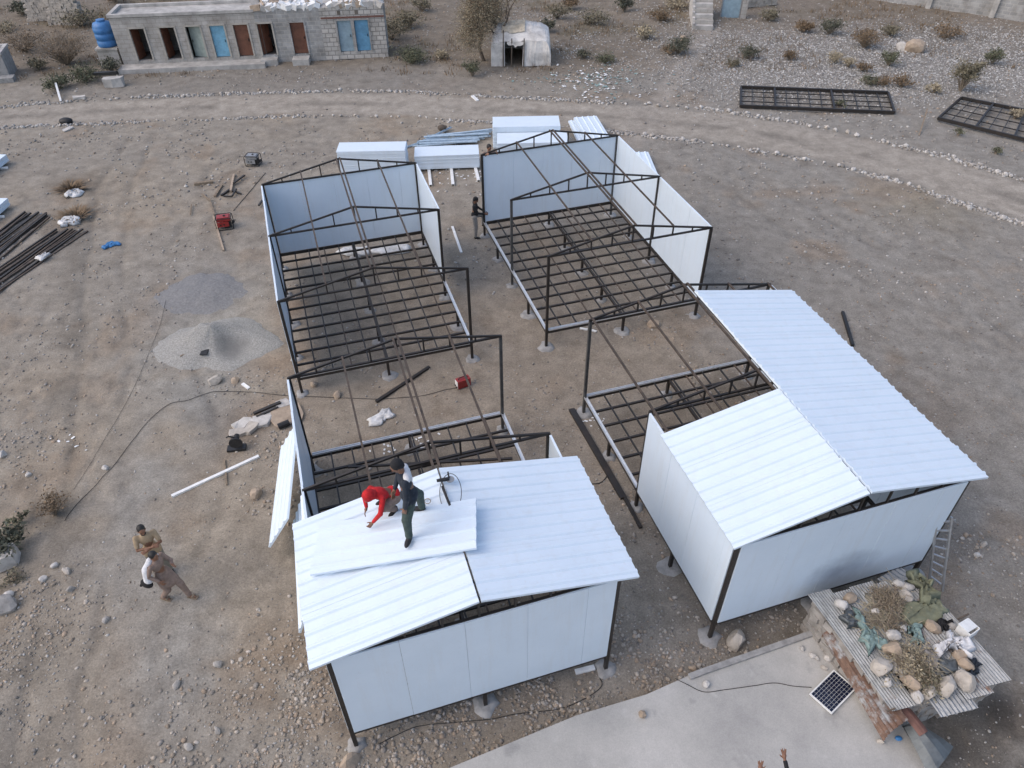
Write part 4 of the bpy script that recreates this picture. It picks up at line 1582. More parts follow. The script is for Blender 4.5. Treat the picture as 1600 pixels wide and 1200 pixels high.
# ------------------------------------------------------------------ heaps
def heap(name, label, c, rx, ry, h, rot, m_, dent=None, seed=1, flat=False):
    n, k = 46, 20
    vs, fs = [], []
    for j in range(k):
        f = 1 - j / (k - 1) * .999
        for i in range(n):
            a = 6.283 * i / n
            wob = 1 + .30 * (fbm(math.cos(a) * 2 + seed * 5, math.sin(a) * 2, 1.0, 5, seed) - .5) * 2
            x0, y0 = math.cos(a) * f * wob, math.sin(a) * f * wob
            x = c.x + (x0 * rx) * math.cos(rot) - (y0 * ry) * math.sin(rot)
            y_ = c.y + (x0 * rx) * math.sin(rot) + (y0 * ry) * math.cos(rot)
            zz = h * (1 - f ** .8) ** 1.15 if not flat else h * float(sstep(0, .8, 1 - f))
            zz *= 1 + .5 * (fbm(x, y_, .7, 3, seed + 3) - .5)
            if dent:
                dd = math.hypot((x - dent[0].x) / dent[1], (y_ - dent[0].y) / dent[1])
                zz *= 1 - dent[2] * math.exp(-dd ** 2)
            zz += (fbm(x, y_, .12, 2, seed + 8) - .5) * .05 * min(1, (1 - f) * 6)
            vs.append((x, y_, hz((x, y_)) + zz - (.03 if j == 0 else 0)))
    for j in range(k - 1):
        for i in range(n):
            fs.append((j * n + i, j * n + (i + 1) % n, (j + 1) * n + (i + 1) % n, (j + 1) * n + i))
    fs.append(tuple((k - 1) * n + i for i in range(n)))
    return tag(MB().add(vs, fs).build(name, m_, None, True), label, 'heap')


m_sand = mat('blue grey sand', (.215, .212, .21), .95, 0, .3, 14, .6)
m_grav = mat('pale grey crushed gravel', (.36, .35, .325), .95, 0, .45, 22, 1.0)
_nt = m_grav.node_tree
_b = _nt.nodes['Principled BSDF']
_src = _b.inputs['Base Color'].links[0].from_socket
_sb = N(_nt, 'ShaderNodeVectorMath', operation='DISTANCE')          # damp gravel freshly dug out of the hollow
_nt.links.new(wco(_nt), _sb.inputs[0])
_gp = G(366, 549)
_sb.inputs[1].default_value = (_gp.x, _gp.y, .3)
_ad = N(_nt, 'ShaderNodeMath', operation='MULTIPLY_ADD')
_nt.links.new(noise(_nt, 3, 4, .6, wco(_nt)), _ad.inputs[0])
_ad.inputs[1].default_value = .6
_nt.links.new(_sb.outputs['Value'], _ad.inputs[2])
_nt.links.new(mixc(_nt, ramp(_nt, _ad.outputs[0], [(.55, (.85, .85, .85)), (1.15, (0, 0, 0))]), _src, (.19, .185, .175)), _b.inputs['Base Color'])
heap('sand_heap', 'flat patch of blue grey sand left of the back left shelter', G(316, 458), 1.55, 1.35, .14, -.2, m_sand, seed=2, flat=True)
heap('gravel_heap', 'pale grey gravel heap with a scooped out hollow near the shelter', G(338, 537), 1.95, 1.35, 1.0, .1, m_grav, (G(368, 552), .75, .9), seed=4)
T = thing('shovel', 'long handled shovel lying on the gravel heap', 'shovel', on(328, 552, .25))
q = on(336, 526, .62) - on(328, 552, .25)
MB().tube([(0, 0, 0), q], .022, 6).build('handle', MT['wood'], T)
MB().box((-.05, -.18, 0), (.22, .34, .03)).build('blade', MT['machine'], T)
bar_on((284, 563), (318, 549), .035, .03, MT['wood'], 'stick', 'thin stick beside the shovel on the gravel heap', 'stick', z=.2)


# ------------------------------------------------------------------ plants
def shrub(px_, r, h, leaf, label, n=420, lf=.05, name='shrub', stems=9, upright=.5, pos=None, cat='shrub'):
    p = pos or on(*px_)
    if px_[1] < 260:
        n, lf, stems, r = int(n * 1.9), lf * .62, int(stems * 1.8), r * .92
    T = thing(name, label, cat, p)
    R = random.Random(int(px_[0] * 3 + px_[1]))
    b = MB()
    tips = []
    for k in range(stems):
        a = R.uniform(0, 6.283)
        d = R.uniform(.2, 1)
        tip = Vector((math.cos(a) * r * d, math.sin(a) * r * d, h * R.uniform(.55, 1) * (1 - .4 * d * (1 - upright))))
        mid = tip * .5 + Vector((R.uniform(-.1, .1) * r, R.uniform(-.1, .1) * r, h * .12))
        b.tube([(0, 0, -.03), mid, tip], [.02 + .012 * h, .014, .006], 4)
        tips += [(mid, tip)]
        for _ in range(3):
            t = R.uniform(.3, .9)
            s_ = mid.lerp(tip, t)
            e = s_ + Vector((R.uniform(-1, 1), R.uniform(-1, 1), R.uniform(0, 1))) * r * .4
            b.tube([s_, e], [.010, .004], 3)
            tips.append((s_, e))
    b.build('stem', MT['twig'], T)
    fb = MB()
    for k in range(n):
        a_, e = R.choice(tips)
        c = a_.lerp(e, R.uniform(.1, 1.1)) + Vector((R.gauss(0, 1), R.gauss(0, 1), R.gauss(0, .7))) * r * .17
        if c.z < .02:
            c.z = R.uniform(.02, .1)
        d = Vector((R.gauss(0, 1), R.gauss(0, 1), R.gauss(.3, .8))).normalized()
        w = d.cross(Vector((R.gauss(0, 1), R.gauss(0, 1), R.gauss(0, 1)))).normalized()
        s_ = lf * R.uniform(.6, 1.5)
        fb.add([c - d * s_, c + w * s_ * .42, c + d * s_, c - w * s_ * .42], [(0, 1, 2, 3)])
    fb.build('foliage', MT[leaf], T)
    return T


def tuft(px_, r, h, leaf, label, n=160, cat='grass tuft'):
    p = on(*px_)
    T = thing('grass_tuft', label, cat, p)
    R = random.Random(int(px_[0] * 5 + px_[1]))
    b = MB()
    for k in range(n):
        a = R.uniform(0, 6.283)
        d = R.uniform(0, 1) ** .6
        o_ = Vector((math.cos(a) * r * .35 * d, math.sin(a) * r * .35 * d, -.02))
        tip = Vector((math.cos(a) * r * d * R.uniform(.6, 1.2), math.sin(a) * r * d * R.uniform(.6, 1.2), h * R.uniform(.5, 1.1) * (1.1 - .5 * d)))
        w = Vector((-math.sin(a), math.cos(a), 0)) * .018 * (1 + r)
        m_ = o_.lerp(tip, .55) + Vector((0, 0, h * .12))
        b.add([o_ - w, o_ + w, m_ + w * .8, tip, m_ - w * .8], [(0, 1, 2, 4), (4, 2, 3)])
    b.build('blades', MT[leaf], T)


shrub((14, 862), .48, .55, 'leaf_dark', 'dark green leafy bush at the left edge by the concrete block', 900, .055)
shrub((30, 815), .25, .3, 'leaf', 'small sparse green plant above the left edge bush', 160, .04, stems=5)
shrub((84, 802), .52, .62, 'leaf_brown', 'dry brown bush on the stony soil at the left', 600, .032, stems=22)
shrub((20, 905), .4, .15, 'leaf_olive', 'low olive weeds below the left edge bush', 200, .035, stems=6)
shrub((90, 140), .85, .6, 'leaf', 'green bush by the white stake left of the building', 520, .10)
shrub((60, 108), .7, .45, 'leaf_olive', 'olive bush behind the concrete tank', 380, .10)
shrub((135, 127), 1.1, .6, 'leaf', 'low green thicket at the foot of the tank pedestal', 560, .10)
shrub((175, 115), .7, .8, 'leaf_dark', 'dark green bush against the tank pedestal', 420, .10)
shrub((105, 100), 2.0, 1.5, 'leaf_brown', 'wide tangle of dry pinkish twigs left of the blue tank', 700, .07, stems=60, name='thorn_bush')
shrub((40, 80), 1.6, .9, 'leaf_brown', 'dry brown tangle above the concrete tank', 500, .08, stems=36, name='thorn_bush')
shrub((125, 40), 1.5, .9, 'leaf_olive', 'olive bush right of the stone ruins', 520, .12)
shrub((38, 27), .9, .8, 'leaf_dark', 'dark bush left of the stone ruins', 380, .12)
shrub((645, 96), 1.15, .55, 'leaf', 'spreading bright green bush at the right end of the building', 900, .09)
shrub((612, 62), 1.2, .9, 'leaf_olive', 'olive bush behind the right end of the building', 480, .11)
shrub((640, 45), 1.2, .8, 'leaf_olive', 'olive scrub up the slope right of the building', 420, .12)
shrub((690, 92), .5, .4, 'leaf_dry', 'dry straw clump between the green bush and the hut', 260, .08)
shrub((738, 118), .55, .75, 'leaf', 'upright leafy plant left of the hut', 380, .08, upright=.9)
shrub((853, 52), .6, .7, 'leaf_dark', 'dark round bush behind the hut roof', 360, .10)
shrub((912, 90), .5, .4, 'leaf_dark', 'small dark bush right of the hut', 260, .08)
shrub((945, 97), .75, .3, 'leaf', 'low green mat of weeds above the litter', 360, .08)
shrub((975, 17), .7, .9, 'leaf_dark', 'dark green bush at the top edge of the slope', 380, .12)
shrub((925, 35), 1.2, .6, 'leaf_olive', 'olive scrub on the slope above the litter', 420, .11)
shrub((1030, 33), .9, .5, 'leaf_brown', 'brown dry scrub left of the block stair', 380, .10)
shrub((1060, 84), .85, .9, 'leaf_dark', 'tall dark bush left of the footpath', 480, .10)
shrub((1045, 85), .6, .4, 'leaf_brown', 'rusty dry clump beside the dark bush by the footpath', 240, .08)
shrub((1167, 92), .65, .7, 'leaf_dark', 'dark green bush above the whole lattice frame', 400, .09)
shrub((1143, 103), .5, .3, 'leaf_olive', 'small yellow green clump right of the footpath', 220, .08)
shrub((1233, 93), .45, .5, 'leaf_brown', 'small brown bush on the scree, left of the straw clumps', 260, .08)
shrub((1254, 48), .75, .6, 'leaf_brown', 'brown green bush below the boundary wall at left', 420, .10)
shrub((1296, 52), .85, .8, 'leaf_dark', 'green bush beside the brown one below the boundary wall', 460, .10)
shrub((1350, 74), 1.05, .95, 'leaf_brown', 'large rust brown bush on the scree by the boulders', 700, .09, stems=26)
shrub((1388, 55), .6, .5, 'leaf_olive', 'pale olive bush above the yellowish boulder', 300, .09)
shrub((1388, 103), .6, .7, 'leaf', 'green bush below the two boulders', 340, .09)
shrub((1305, 97), .7, .5, 'leaf_dry', 'straw coloured clump in the middle of the scree', 300, .08)
shrub((1325, 105), .45, .5, 'leaf_dry', 'yellow dry clump right of the straw clump on the scree', 240, .07)
shrub((1347, 112), .5, .4, 'leaf_brown', 'rusty dry clump low on the scree', 220, .08)
shrub((1550, 100), .6, .8, 'leaf', 'green bush on the scree near the right edge', 360, .09)
shrub((1356, 132), .55, .4, 'leaf', 'green clump just above the whole lattice frame', 260, .08)
shrub((1380, 133), .7, .3, 'leaf_brown', 'brown low scrub right above the whole lattice frame', 260, .08)
shrub((1408, 135), .7, .5, 'leaf_brown', 'brown bush at the right end of the whole lattice frame', 300, .08)
shrub((1458, 145), .5, .4, 'leaf_dry', 'yellow dry clump between the lattice frames', 260, .08)
shrub((1500, 142), .75, 1.5, 'leaf_olive', 'tall olive bush behind the cut off lattice frame', 900, .10, upright=1.0, stems=20)
shrub((1585, 185), .5, .4, 'leaf_dry', 'dry clump growing through the cut off lattice frame', 200, .07)
shrub((1497, 212), .3, .3, 'leaf', 'small green weed before the cut off lattice frame', 150, .06, stems=5)
shrub((1555, 240), .3, .25, 'leaf', 'small weed on the track edge near the right border', 150, .06, stems=5)
shrub((1310, 168), .35, .3, 'leaf', 'green weed growing through the whole lattice frame', 200, .06, stems=6)
tuft((110, 296), .9, .25, 'leaf_brown', 'dry brown grass around the torn white sack')
tuft((118, 338), .9, .25, 'leaf_brown', 'dry brown grass behind the sack between the bundles')
tuft((770, 246), .6, .2, 'leaf_dry', 'dry straw tuft between the panel stacks')
tuft((705, 220), .6, .2, 'leaf_dry', 'dry straw tuft behind the low panel stack')
for k, q in enumerate(((660, 20), (890, 12), (1010, 60), (870, 30), (560, 0), (260, -2), (330, 2), (180, 5), (10, 50), (1200, 30), (1480, 60), (1060, 15))):
    shrub(q, random.uniform(.7, 1.2), random.uniform(.4, .8), ('leaf_olive', 'leaf_brown', 'leaf_dry')[k % 3],
          ('olive', 'brown', 'straw coloured')[k % 3] + ' scrub on the slope, ' + ('above the green bush', 'above the hut at right', 'between hut and stair', 'over the hut ridge', 'behind the right end of the building roof', 'behind the middle of the building roof', 'behind the building roof by the rubble', 'behind the tank corner of the building', 'at the upper left edge', 'right of the metal gate leaf', 'below the boundary wall at right', 'at the top edge left of the stair')[k], 300, .11)


gb = MB()
R_ = random.Random(77)
cnt = 0
while cnt < 1500:
    y_ = R_.uniform(43.5, 66)
    x_ = R_.uniform(-1, 1) * (8.8 + y_ * .6)
    if fbm(x_, y_, 3, 4, 101) < .50 + .06 * (x_ > 8) or inside(np.array([x_]), np.array([y_]), track_poly)[0]:
        continue
    lo = BM.inverted() @ Vector((x_, y_, 0))
    if -1.6 < lo.x < BLEN + .3 and -1.2 < lo.y < BDEP + .2:
        continue
    z_ = hz((x_, y_))
    cnt += 1
    rr_ = R_.uniform(.1, .3)
    for k in range(9):
        a = R_.uniform(0, 6.283)
        o_ = Vector((x_ + R_.gauss(0, rr_), y_ + R_.gauss(0, rr_), z_ - .02))
        tip = o_ + Vector((math.cos(a) * .12, math.sin(a) * .12, R_.uniform(.1, .32)))
        w = Vector((-math.sin(a), math.cos(a), 0)) * .022
        gb.add([o_ - w, o_ + w, tip], [(0, 1, 2)])
tag(gb.build('dry_grass', MT['leaf_brown']), 'dry brown grass over the slope behind the track', 'grass', None, 'stuff')


# thorn tree beside the hut
def tree(label, p, h, spread, seed, trunks):
    T = thing('thorn_tree', label, 'tree', p)
    R = random.Random(seed)
    b = MB()
    tips = []

    def grow(a, d, r, lev, ln):
        e = a + d * ln
        m_ = a.lerp(e, .5) + Vector((R.gauss(0, 1), R.gauss(0, 1), 0)) * ln * .06
        b.tube([a, m_, e], [r, r * .82, r * .62], 6 if lev < 2 else 4, cap=False)
        if lev >= 2:
            tips.append((a, e))
        if lev < 5:
            for _ in range(3 if lev else 4):
                nd = (d + Vector((R.gauss(0, .72), R.gauss(0, .72), R.gauss(.03, .28)))).normalized()
                grow(a.lerp(e, R.uniform(.6, 1)), nd, r * .58, lev + 1, ln * R.uniform(.6, .82))
    for (ox, oy, dx, dy) in trunks:
        grow(Vector((ox, oy, -.1)), Vector((dx, dy, 1)).normalized(), .11, 0, h * .36)
    b.build('trunk', MT['bark'], T)
    fbs = [MB(), MB(), MB()]
    for k in range(42000):
        fb = fbs[k % 3]
        a, e = R.choice(tips)
        c = a.lerp(e, R.uniform(0, 1.15)) + Vector((R.gauss(0, 1), R.gauss(0, 1), R.gauss(0, 1))) * .3
        d = Vector((R.gauss(0, 1), R.gauss(0, 1), R.gauss(0, .7))).normalized()
        w = d.cross(Vector((R.gauss(0, 1), R.gauss(0, 1), R.gauss(0, 1)))).normalized()
        s_ = .042 * R.uniform(.6, 1.4)
        fb.add([c - d * s_, c + w * s_ * .3, c + d * s_, c - w * s_ * .3], [(0, 1, 2, 3)])
    for fb, k in zip(fbs, ('leaf_olive', 'leaf_brown', 'leaf_dry')):
        fb.build('crown', MT[k], T)
    return T


tree('sparse thorn tree with brownish olive crown beside the hut', on(757, 94), 4.7, 3, 5, ((0, 0, -.18, .1), (.75, -.05, .12, .1)))

# ------------------------------------------------------------------ low canvas hut beside the tree
hp = on(767, 103)
HT = thing('canvas_hut', 'low hut covered with dirty white canvas and straw mats beside the tree', 'hut', hp, -.02)
prof = [(0, 0), (-.03, .7), (.02, 1.36), (.42, 1.68), (1.1, 1.86), (1.9, 1.86), (2.5, 1.6), (2.85, .9), (2.95, 0)]
NX = 30
HWD = 3.45


def hut_pt(i, j, lift=0):
    x = HWD * i / NX
    y, z = prof[j]
    k = 1 - .10 * (abs(i / NX - .5) * 2) ** 4
    n = float(fbm(x * 1.3 + j, y * 1.5 + j * .7, .6, 3, 7)) - .5
    k = 1 - .16 * (abs(i / NX - .5) * 2) ** 8
    x = HWD / 2 + (x - HWD / 2) * (1 - .07 * (z / 1.9) ** 3)
    return (x + n * .18, y + n * .22, z * k + n * .26 * (z > .3) + lift)


vs = [hut_pt(i, j) for i in range(NX + 1) for j in range(len(prof))]
fs = []
n = len(prof)
for i in range(NX):
    for j in range(n - 1):
        xm = HWD * (i + .5) / NX
        if j < 2 and .80 < xm < 1.86:
            continue
        fs.append((i * n + j, (i + 1) * n + j, (i + 1) * n + j + 1, i * n + j + 1))
for i in (0, NX):
    f = [i * n + j for j in range(n)]
    fs.append(tuple(f) if i == 0 else tuple(reversed(f)))
o = MB().add(vs, fs).build('canvas_cover', MT['tent'], HT, False)
o.modifiers.new('thickness', 'SOLIDIFY').thickness = .03
vs = [hut_pt(i, j, .045) for i in range(5, 18) for j in range(3, 6)]
fs = [(i * 3 + j, (i + 1) * 3 + j, (i + 1) * 3 + j + 1, i * 3 + j + 1) for i in range(12) for j in range(2)]
MB().add(vs, fs).build('straw_mat', MT['tent_straw'], HT)
vs, fs = [], []
for i in range(9):
    x = .95 + .95 * i / 8
    d = .10 + .22 * abs(math.sin(i * 1.15)) * (1 if 2 < i < 7 else .5)
    vs += [(x, -.06, 1.38), (x, -.09, 1.38 - d)]
fs = [(2 * i, 2 * i + 1, 2 * i + 3, 2 * i + 2) for i in range(8)]
MB().add(vs, fs).build('door_flap', MT['tent'], HT)
for x in (.72, 1.2, 1.9):
    MB().tube([(x, -.08, -.05), (x + .03, -.05, 1.55 if x > 1 else 2.0)], .035, 6).build('pole', MT['bark'], HT)

# ------------------------------------------------------------------ boundary wall, stair, gate leaf, ruins, litter
A, B = G(1372, 2), G(1720, 52)
d = (B - A)
WT = thing('boundary_wall', 'grey block boundary wall with piers along the upper right edge', 'wall', (A.x, A.y, hz(A) - .2), math.atan2(d.y, d.x))
L = d.length
MB().box((L / 2 - 6, 0, 1.1), (L + 12, .25, 2.2)).build('wall_panel', MT['block_grey'], WT)
for k in range(-1, 9):
    u = k * 3.95 + 3.3
    MB().box((u, -.12, 1.2), (.32, .42, 2.4)).build('pier', MT['plaster'], WT)
MB().box((L / 2 - 6, 0, 2.25), (L + 12, .34, .1)).build('coping', MT['concrete'], WT)

p = on(1100, 48)
ST = thing('block_stair', 'flight of pale block steps climbing at the end of the footpath', 'stair', p, -.12)
for k in range(9):
    MB().box((0, .5 + k * .42, .12 + k * .11), (1.15 + .03 * (k % 2), .46, .26 + k * .22)).build('step', MT['block_old' if k % 2 else 'plaster'], ST)
    MB().box((-.66, .5 + k * .42, .2 + k * .11), (.16, .4, .34 + k * .22)).build('side_block', MT['stone2' if k % 2 else 'plaster'], ST)
p = on(1140, 27)
GT = thing('metal_gate_leaf', 'pale grey blue metal gate leaf right of the block stair', 'gate', p, -.1)
MB().box((0, 0, 1.0), (1.2, .06, 2.0)).build('sheet', MT['door_greyblue'], GT)
b = MB()
for x in (-.62, .62):
    b.box((x, -.02, 1.0), (.08, .1, 2.1))
b.box((0, -.02, 2.03), (1.2, .1, .08))
b.build('gate_frame', MT['machine_grey'], GT)
MB().box((.85, .1, .7), (.36, .5, 1.5)).build('gate_pier', MT['block_old'], GT)


def ruin(label, px_, l, h, rz, seed):
    p = on(*px_)
    T = thing('stone_ruin', label, 'ruined wall', p, rz)
    R = random.Random(seed)
    b = MB()
    rows = int(h / .17)
    for r in range(rows):
        x = -l / 2 + R.uniform(0, .3) + (r / rows) * R.uniform(0, .5)
        while x < l / 2 - (r / rows) * R.uniform(0, .5):
            w = R.uniform(.2, .45)
            b.box((x + w / 2, R.uniform(-.04, .04), .08 + r * .17), (w - .02, .5, .165), Matrix.Rotation(R.uniform(-.06, .06), 3, 'Z'))
            x += w
    tag(b.build('stone_courses', MT['stone'], T), kind='stuff')


ruin('left pillar of stone rubble wall in the upper left corner', (66, 33), 1.9, 1.7, .1, 3)
ruin('right block of stone rubble wall in the upper left corner', (105, 38), 2.4, 2.0, -.05, 4)
ruin('tumbled stone wall stub right of the metal gate leaf', (1180, 12), 2.2, .7, .3, 5)

b = MB()
R = random.Random(9)
lp = G(925, 126)
cols = []
LM = {k: MB() for k in ('whitepaint', 'net', 'stone4', 'plastic_white')}
for k in range(330):
    x, y = lp.x + R.gauss(0, 1.5), lp.y + R.gauss(0, 1.25)
    key = R.choice(['whitepaint', 'plastic_white', 'net', 'net' if x > lp.x - .3 else 'stone4'])
    s_ = R.uniform(.025, .09)
    a = R.uniform(0, 6.28)
    z = hz((x, y)) + R.uniform(.01, .06)
    dx, dy = Vector((math.cos(a), math.sin(a), R.uniform(-.3, .3))) * s_, Vector((-math.sin(a), math.cos(a), R.uniform(-.3, .3))) * s_ * .7
    c = Vector((x, y, z))
    LM[key].add([c - dx - dy, c + dx - dy, c + dx + dy, c - dx + dy], [(0, 1, 2, 3)])
for k, lab in (('whitepaint', 'scattered white scraps in the litter patch right of the hut'), ('net', 'scattered green scraps in the litter patch right of the hut'), ('stone4', 'scattered orange scraps in the litter patch right of the hut'), ('plastic_white', 'scattered pale film scraps in the litter patch right of the hut')):
    tag(LM[k].build('litter', MT[k]), lab, 'litter', None, 'stuff')
fm = MB()
for k in range(130):
    q = R.choice([(740, 275), (720, 280), (690, 285), (440, 640), (925, 650), (700, 260), (1200, 100), (1150, 120), (110, 690), (600, 700), (660, 690)])
    c = on(q[0] + R.gauss(0, 14), q[1] + R.gauss(0, 7), .02)
    s_ = R.uniform(.012, .035)
    a = R.uniform(0, 6.28)
    dx, dy = Vector((math.cos(a), math.sin(a), .1)) * s_ * 1.6, Vector((-math.sin(a), math.cos(a), -.1)) * s_
    fm.add([c - dx - dy, c + dx - dy, c + dx + dy, c - dx + dy], [(0, 1, 2, 3)])
tag(fm.build('litter', MT['whitepaint']), 'tiny white paper and foam scraps over the building site', 'litter', None, 'stuff')
tag(beam('white_stake', on(95, 158), on(93, 145) + Vector((0, 0, .5)), .10, .10, MT['whitepaint']), 'white stake standing by the green bush at the track', 'stake')
rubble('white_stone', (124, 154), 'white slab by the track left of the building', .7, .3, .12, .2, 'stone2')
tag(MB().ball((0, 0, .12), (.35, .25, .16)).build('black_bag', MT['black'], None, True, on(104, 192)), 'black bag lying on the near edge of the track', 'bag')
rubble('white_stone', (106, 204), 'white scrap slab below the black bag on the track edge', .6, .3, .08, 1.2, 'stone2')
tag(MB().ball((0, 0, .2), (.22, .14, .16)).ball((.15, 0, .25), (.1, .08, .08)).build('dark_bag', MT['bark'], None, True, on(691, 206)), 'dark brown bundle behind the channel heap', 'bundle')

# ------------------------------------------------------------------ concrete slab in the foreground
ZS = .30
b = MB()
top = [Vector((p.x, p.y, ZS)) for p in slab_poly]
n = len(top)
b.add(top + [Vector((p.x, p.y, -.3)) for p in top], [tuple(range(n)), ] + [(i, i + n, (i + 1) % n + n, (i + 1) % n) for i in range(n)])
tag(b.build('concrete_slab', MT['slab']), kind='structure')
lip = [G(*q, ZS) for q in ((1076, 1056), (1100, 1047), (1180, 1019), (1268, 988))]
b = MB()
for a, c in zip(lip[:-1], lip[1:]):
    b.bar(a + Vector((0, -.04, .03)), c + Vector((0, -.04, .03)), .12, .062)
tag(b.build('slab_curb', MT['concrete']), 'low concrete curb along the far rim of the slab', 'curb')
for (x, y), s_, k, lab in (((1003, 1117), .2, 'stone4', 'orange round stone on the concrete slab'), ((1103, 1070), .2, 'stone2', 'pale stone on the slab by the thin wire'), ((1253, 1015), .15, 'stone2', 'leftmost white pebble on the slab above the solar panel'),
                           ((1268, 1025), .14, 'stone2', 'second white pebble from the left above the solar panel'), ((1277, 1030), .12, 'stone2', 'small white pebble just above the solar panel corner'), ((1286, 1014), .15, 'stone', 'pale pebble touching the rusty sheet'),
                           ((1292, 1030), .16, 'stone2', 'white pebble between solar panel and rusty sheet'), ((1287, 1045), .14, 'stone', 'pale pebble at the top corner of the solar panel'), ((1375, 1160), .14, 'stone', 'pale stone at the lower end of the rusty sheet')):
    stone('pebble', G(x, y, ZS), s_, k, lab, small=True)
cable('thin wire across the slab to the solar panel', [(1055, 1060), (1075, 1070), (1100, 1081), (1130, 1078), (1180, 1071), (1210, 1067), (1240, 1072), (1268, 1074)], .007, zabs=ZS + .008)

# solar panel
c4 = [G(1266, 1083, .36), G(1303, 1046, .36), G(1337, 1077, .36), G(1298, 1117, .36)]
c = sum(c4, Vector()) / 4
ax = (c4[1] - c4[0] + c4[2] - c4[3]) / 2
ay = (c4[3] - c4[0] + c4[2] - c4[1]) / 2
lx, ly = ax.length, ay.length
rz = math.atan2(ax.y, ax.x)
SP = thing('solar_panel', 'small framed solar panel lying on the concrete slab', 'solar panel', (c.x, c.y, ZS), rz)
b = MB()
for s_ in (-1, 1):
    b.box((0, s_ * (ly / 2 - .012), .055), (lx, .024, .04))
    b.box((s_ * (lx / 2 - .012), 0, .0555), (.024, ly - .049, .04))
b.build('frame', MT['whitepaint'], SP)
MB().box((0, 0, .05), (lx - .04, ly - .04, .022)).build('backing', MT['whitepaint'], SP)
nxc, nyc = 9, 8
cw, ch = (lx - .05) / nxc, (ly - .05) / nyc
cm = MB().box((0, 0, 0), (cw - .007, ch - .007, .004)).mesh('solar_cell', MT['solar'])
for i in range(nxc):
    for j in range(nyc):
        obj('solar_cell', cm, SP, (-lx / 2 + .025 + cw * (i + .5), -ly / 2 + .025 + ch * (j + .5), .0655))
for s_ in (-1, 1):
    MB().box((s_ * lx * .35, 0, .017), (.05, ly * .8, .034)).build('batten', MT['wood'], SP)


# ------------------------------------------------------------------ tin shed with its load
def corr(name, A, B, C_, D, waves, mt, parent=None, amp=.012, seed=0, bend=0.0, ragged=.0, off=Vector()):
    """corrugated sheet A-B (length) x A-D (width), corners in order A B C D"""
    R = random.Random(seed)
    nl, nw = 10, waves * 4
    nrm = (B - A).cross(D - A).normalized()
    if nrm.z < 0:
        nrm = -nrm
    vs, fs = [], []
    rg = [R.uniform(-ragged, ragged) for _ in range(nw + 1)]
    for i in range(nl + 1):
        t = i / nl
        for j in range(nw + 1):
            s_ = j / nw
            tt = min(1, max(0, t + (rg[j] if i == nl else 0)))
            p = (A * (1 - tt) + B * tt) * (1 - s_) + (D * (1 - tt) + C_ * tt) * s_
            p = p + nrm * (amp * math.sin(2 * math.pi * waves * s_) + bend * math.sin(math.pi * s_) + R.uniform(-.003, .003) + .02 * math.sin(t * 5 + seed))
            vs.append(p - off)
    for i in range(nl):
        for j in range(nw):
            a = i * (nw + 1) + j
            fs.append((a, a + 1, a + nw + 2, a + nw + 1))
    o = MB().add(vs, fs).build(name, MT[mt], parent)
    o.modifiers.new('thickness', 'SOLIDIFY').thickness = .004
    return o


def Z7(x, y):
    return 1250 + x / 3.75, 880 + y / 3.75


ZR = 1.2
ca, cb, cc_, cd = G(*Z7(60, 195), ZR), G(*Z7(560, 880), ZR - .1), G(*Z7(1235, 705), ZR), G(*Z7(640, 40), ZR)
sc_ = (ca + cb + cc_ + cd) / 4
SH = thing('tin_shed', 'low stone walled shed roofed with corrugated tin and loaded with rubbish', 'shed', (sc_.x, sc_.y, 0))
O3 = Vector((sc_.x, sc_.y, 0))


def deck(s_, t, z=None):
    """s across from the left edge, t from the far end"""
    p = (ca * (1 - t) + cb * t) * (1 - s_) + (cd * (1 - t) + cc_ * t) * s_
    if z is not None:
        p = Vector((p.x, p.y, z))
    return p


for k, (s0, s1, t0, t1, mt, dz) in enumerate(((-.01, .21, -.02, .98, 'tin', .0), (.17, .40, .03, .66, 'tin', .02), (.36, .60, .02, .98, 'tin', .04), (.56, .80, .05, 1.04, 'tin_rust', .06), (.76, 1.0, .1, .99, 'tin', .08), (.3, .62, .82, 1.1, 'tin', .015))):
    up = Vector((0, 0, dz))
    corr('roof_sheet', deck(s0, t0) + up, deck(s0, t1) + up, deck(s1, t1) + up, deck(s1, t0) + up, 9, mt, SH, seed=k, off=O3)
for (s0, t0), (s1, t1) in (((.05, .06), (.05, .9)), ((.05, .9), (.93, .92)), ((.93, .92), (.93, .1)), ((.93, .1), (.05, .06))):
    a, c = deck(s0, t0, .5) - O3, deck(s1, t1, .5) - O3
    b = MB()
    R = random.Random(int(s0 * 100 + t1 * 10))
    ln = (c - a).length
    Rm = frame(c - a)
    for r in range(6):
        x = 0
        while x < ln:
            w = R.uniform(.16, .32)
            w = min(w, ln - x + .05)
            b.box(a.lerp(c, (x + w / 2) / ln) + Vector((0, 0, -.42 + r * .185)), (w - .01, R.uniform(.18, .28), R.uniform(.14, .2)), Rm @ Matrix.Rotation(R.uniform(-.25, .25), 3, 'Z') @ Matrix.Rotation(R.uniform(-.2, .2), 3, 'X'))
            x += w
    tag(b.build('stone_wall', MT['stone3'], SH), kind='stuff')
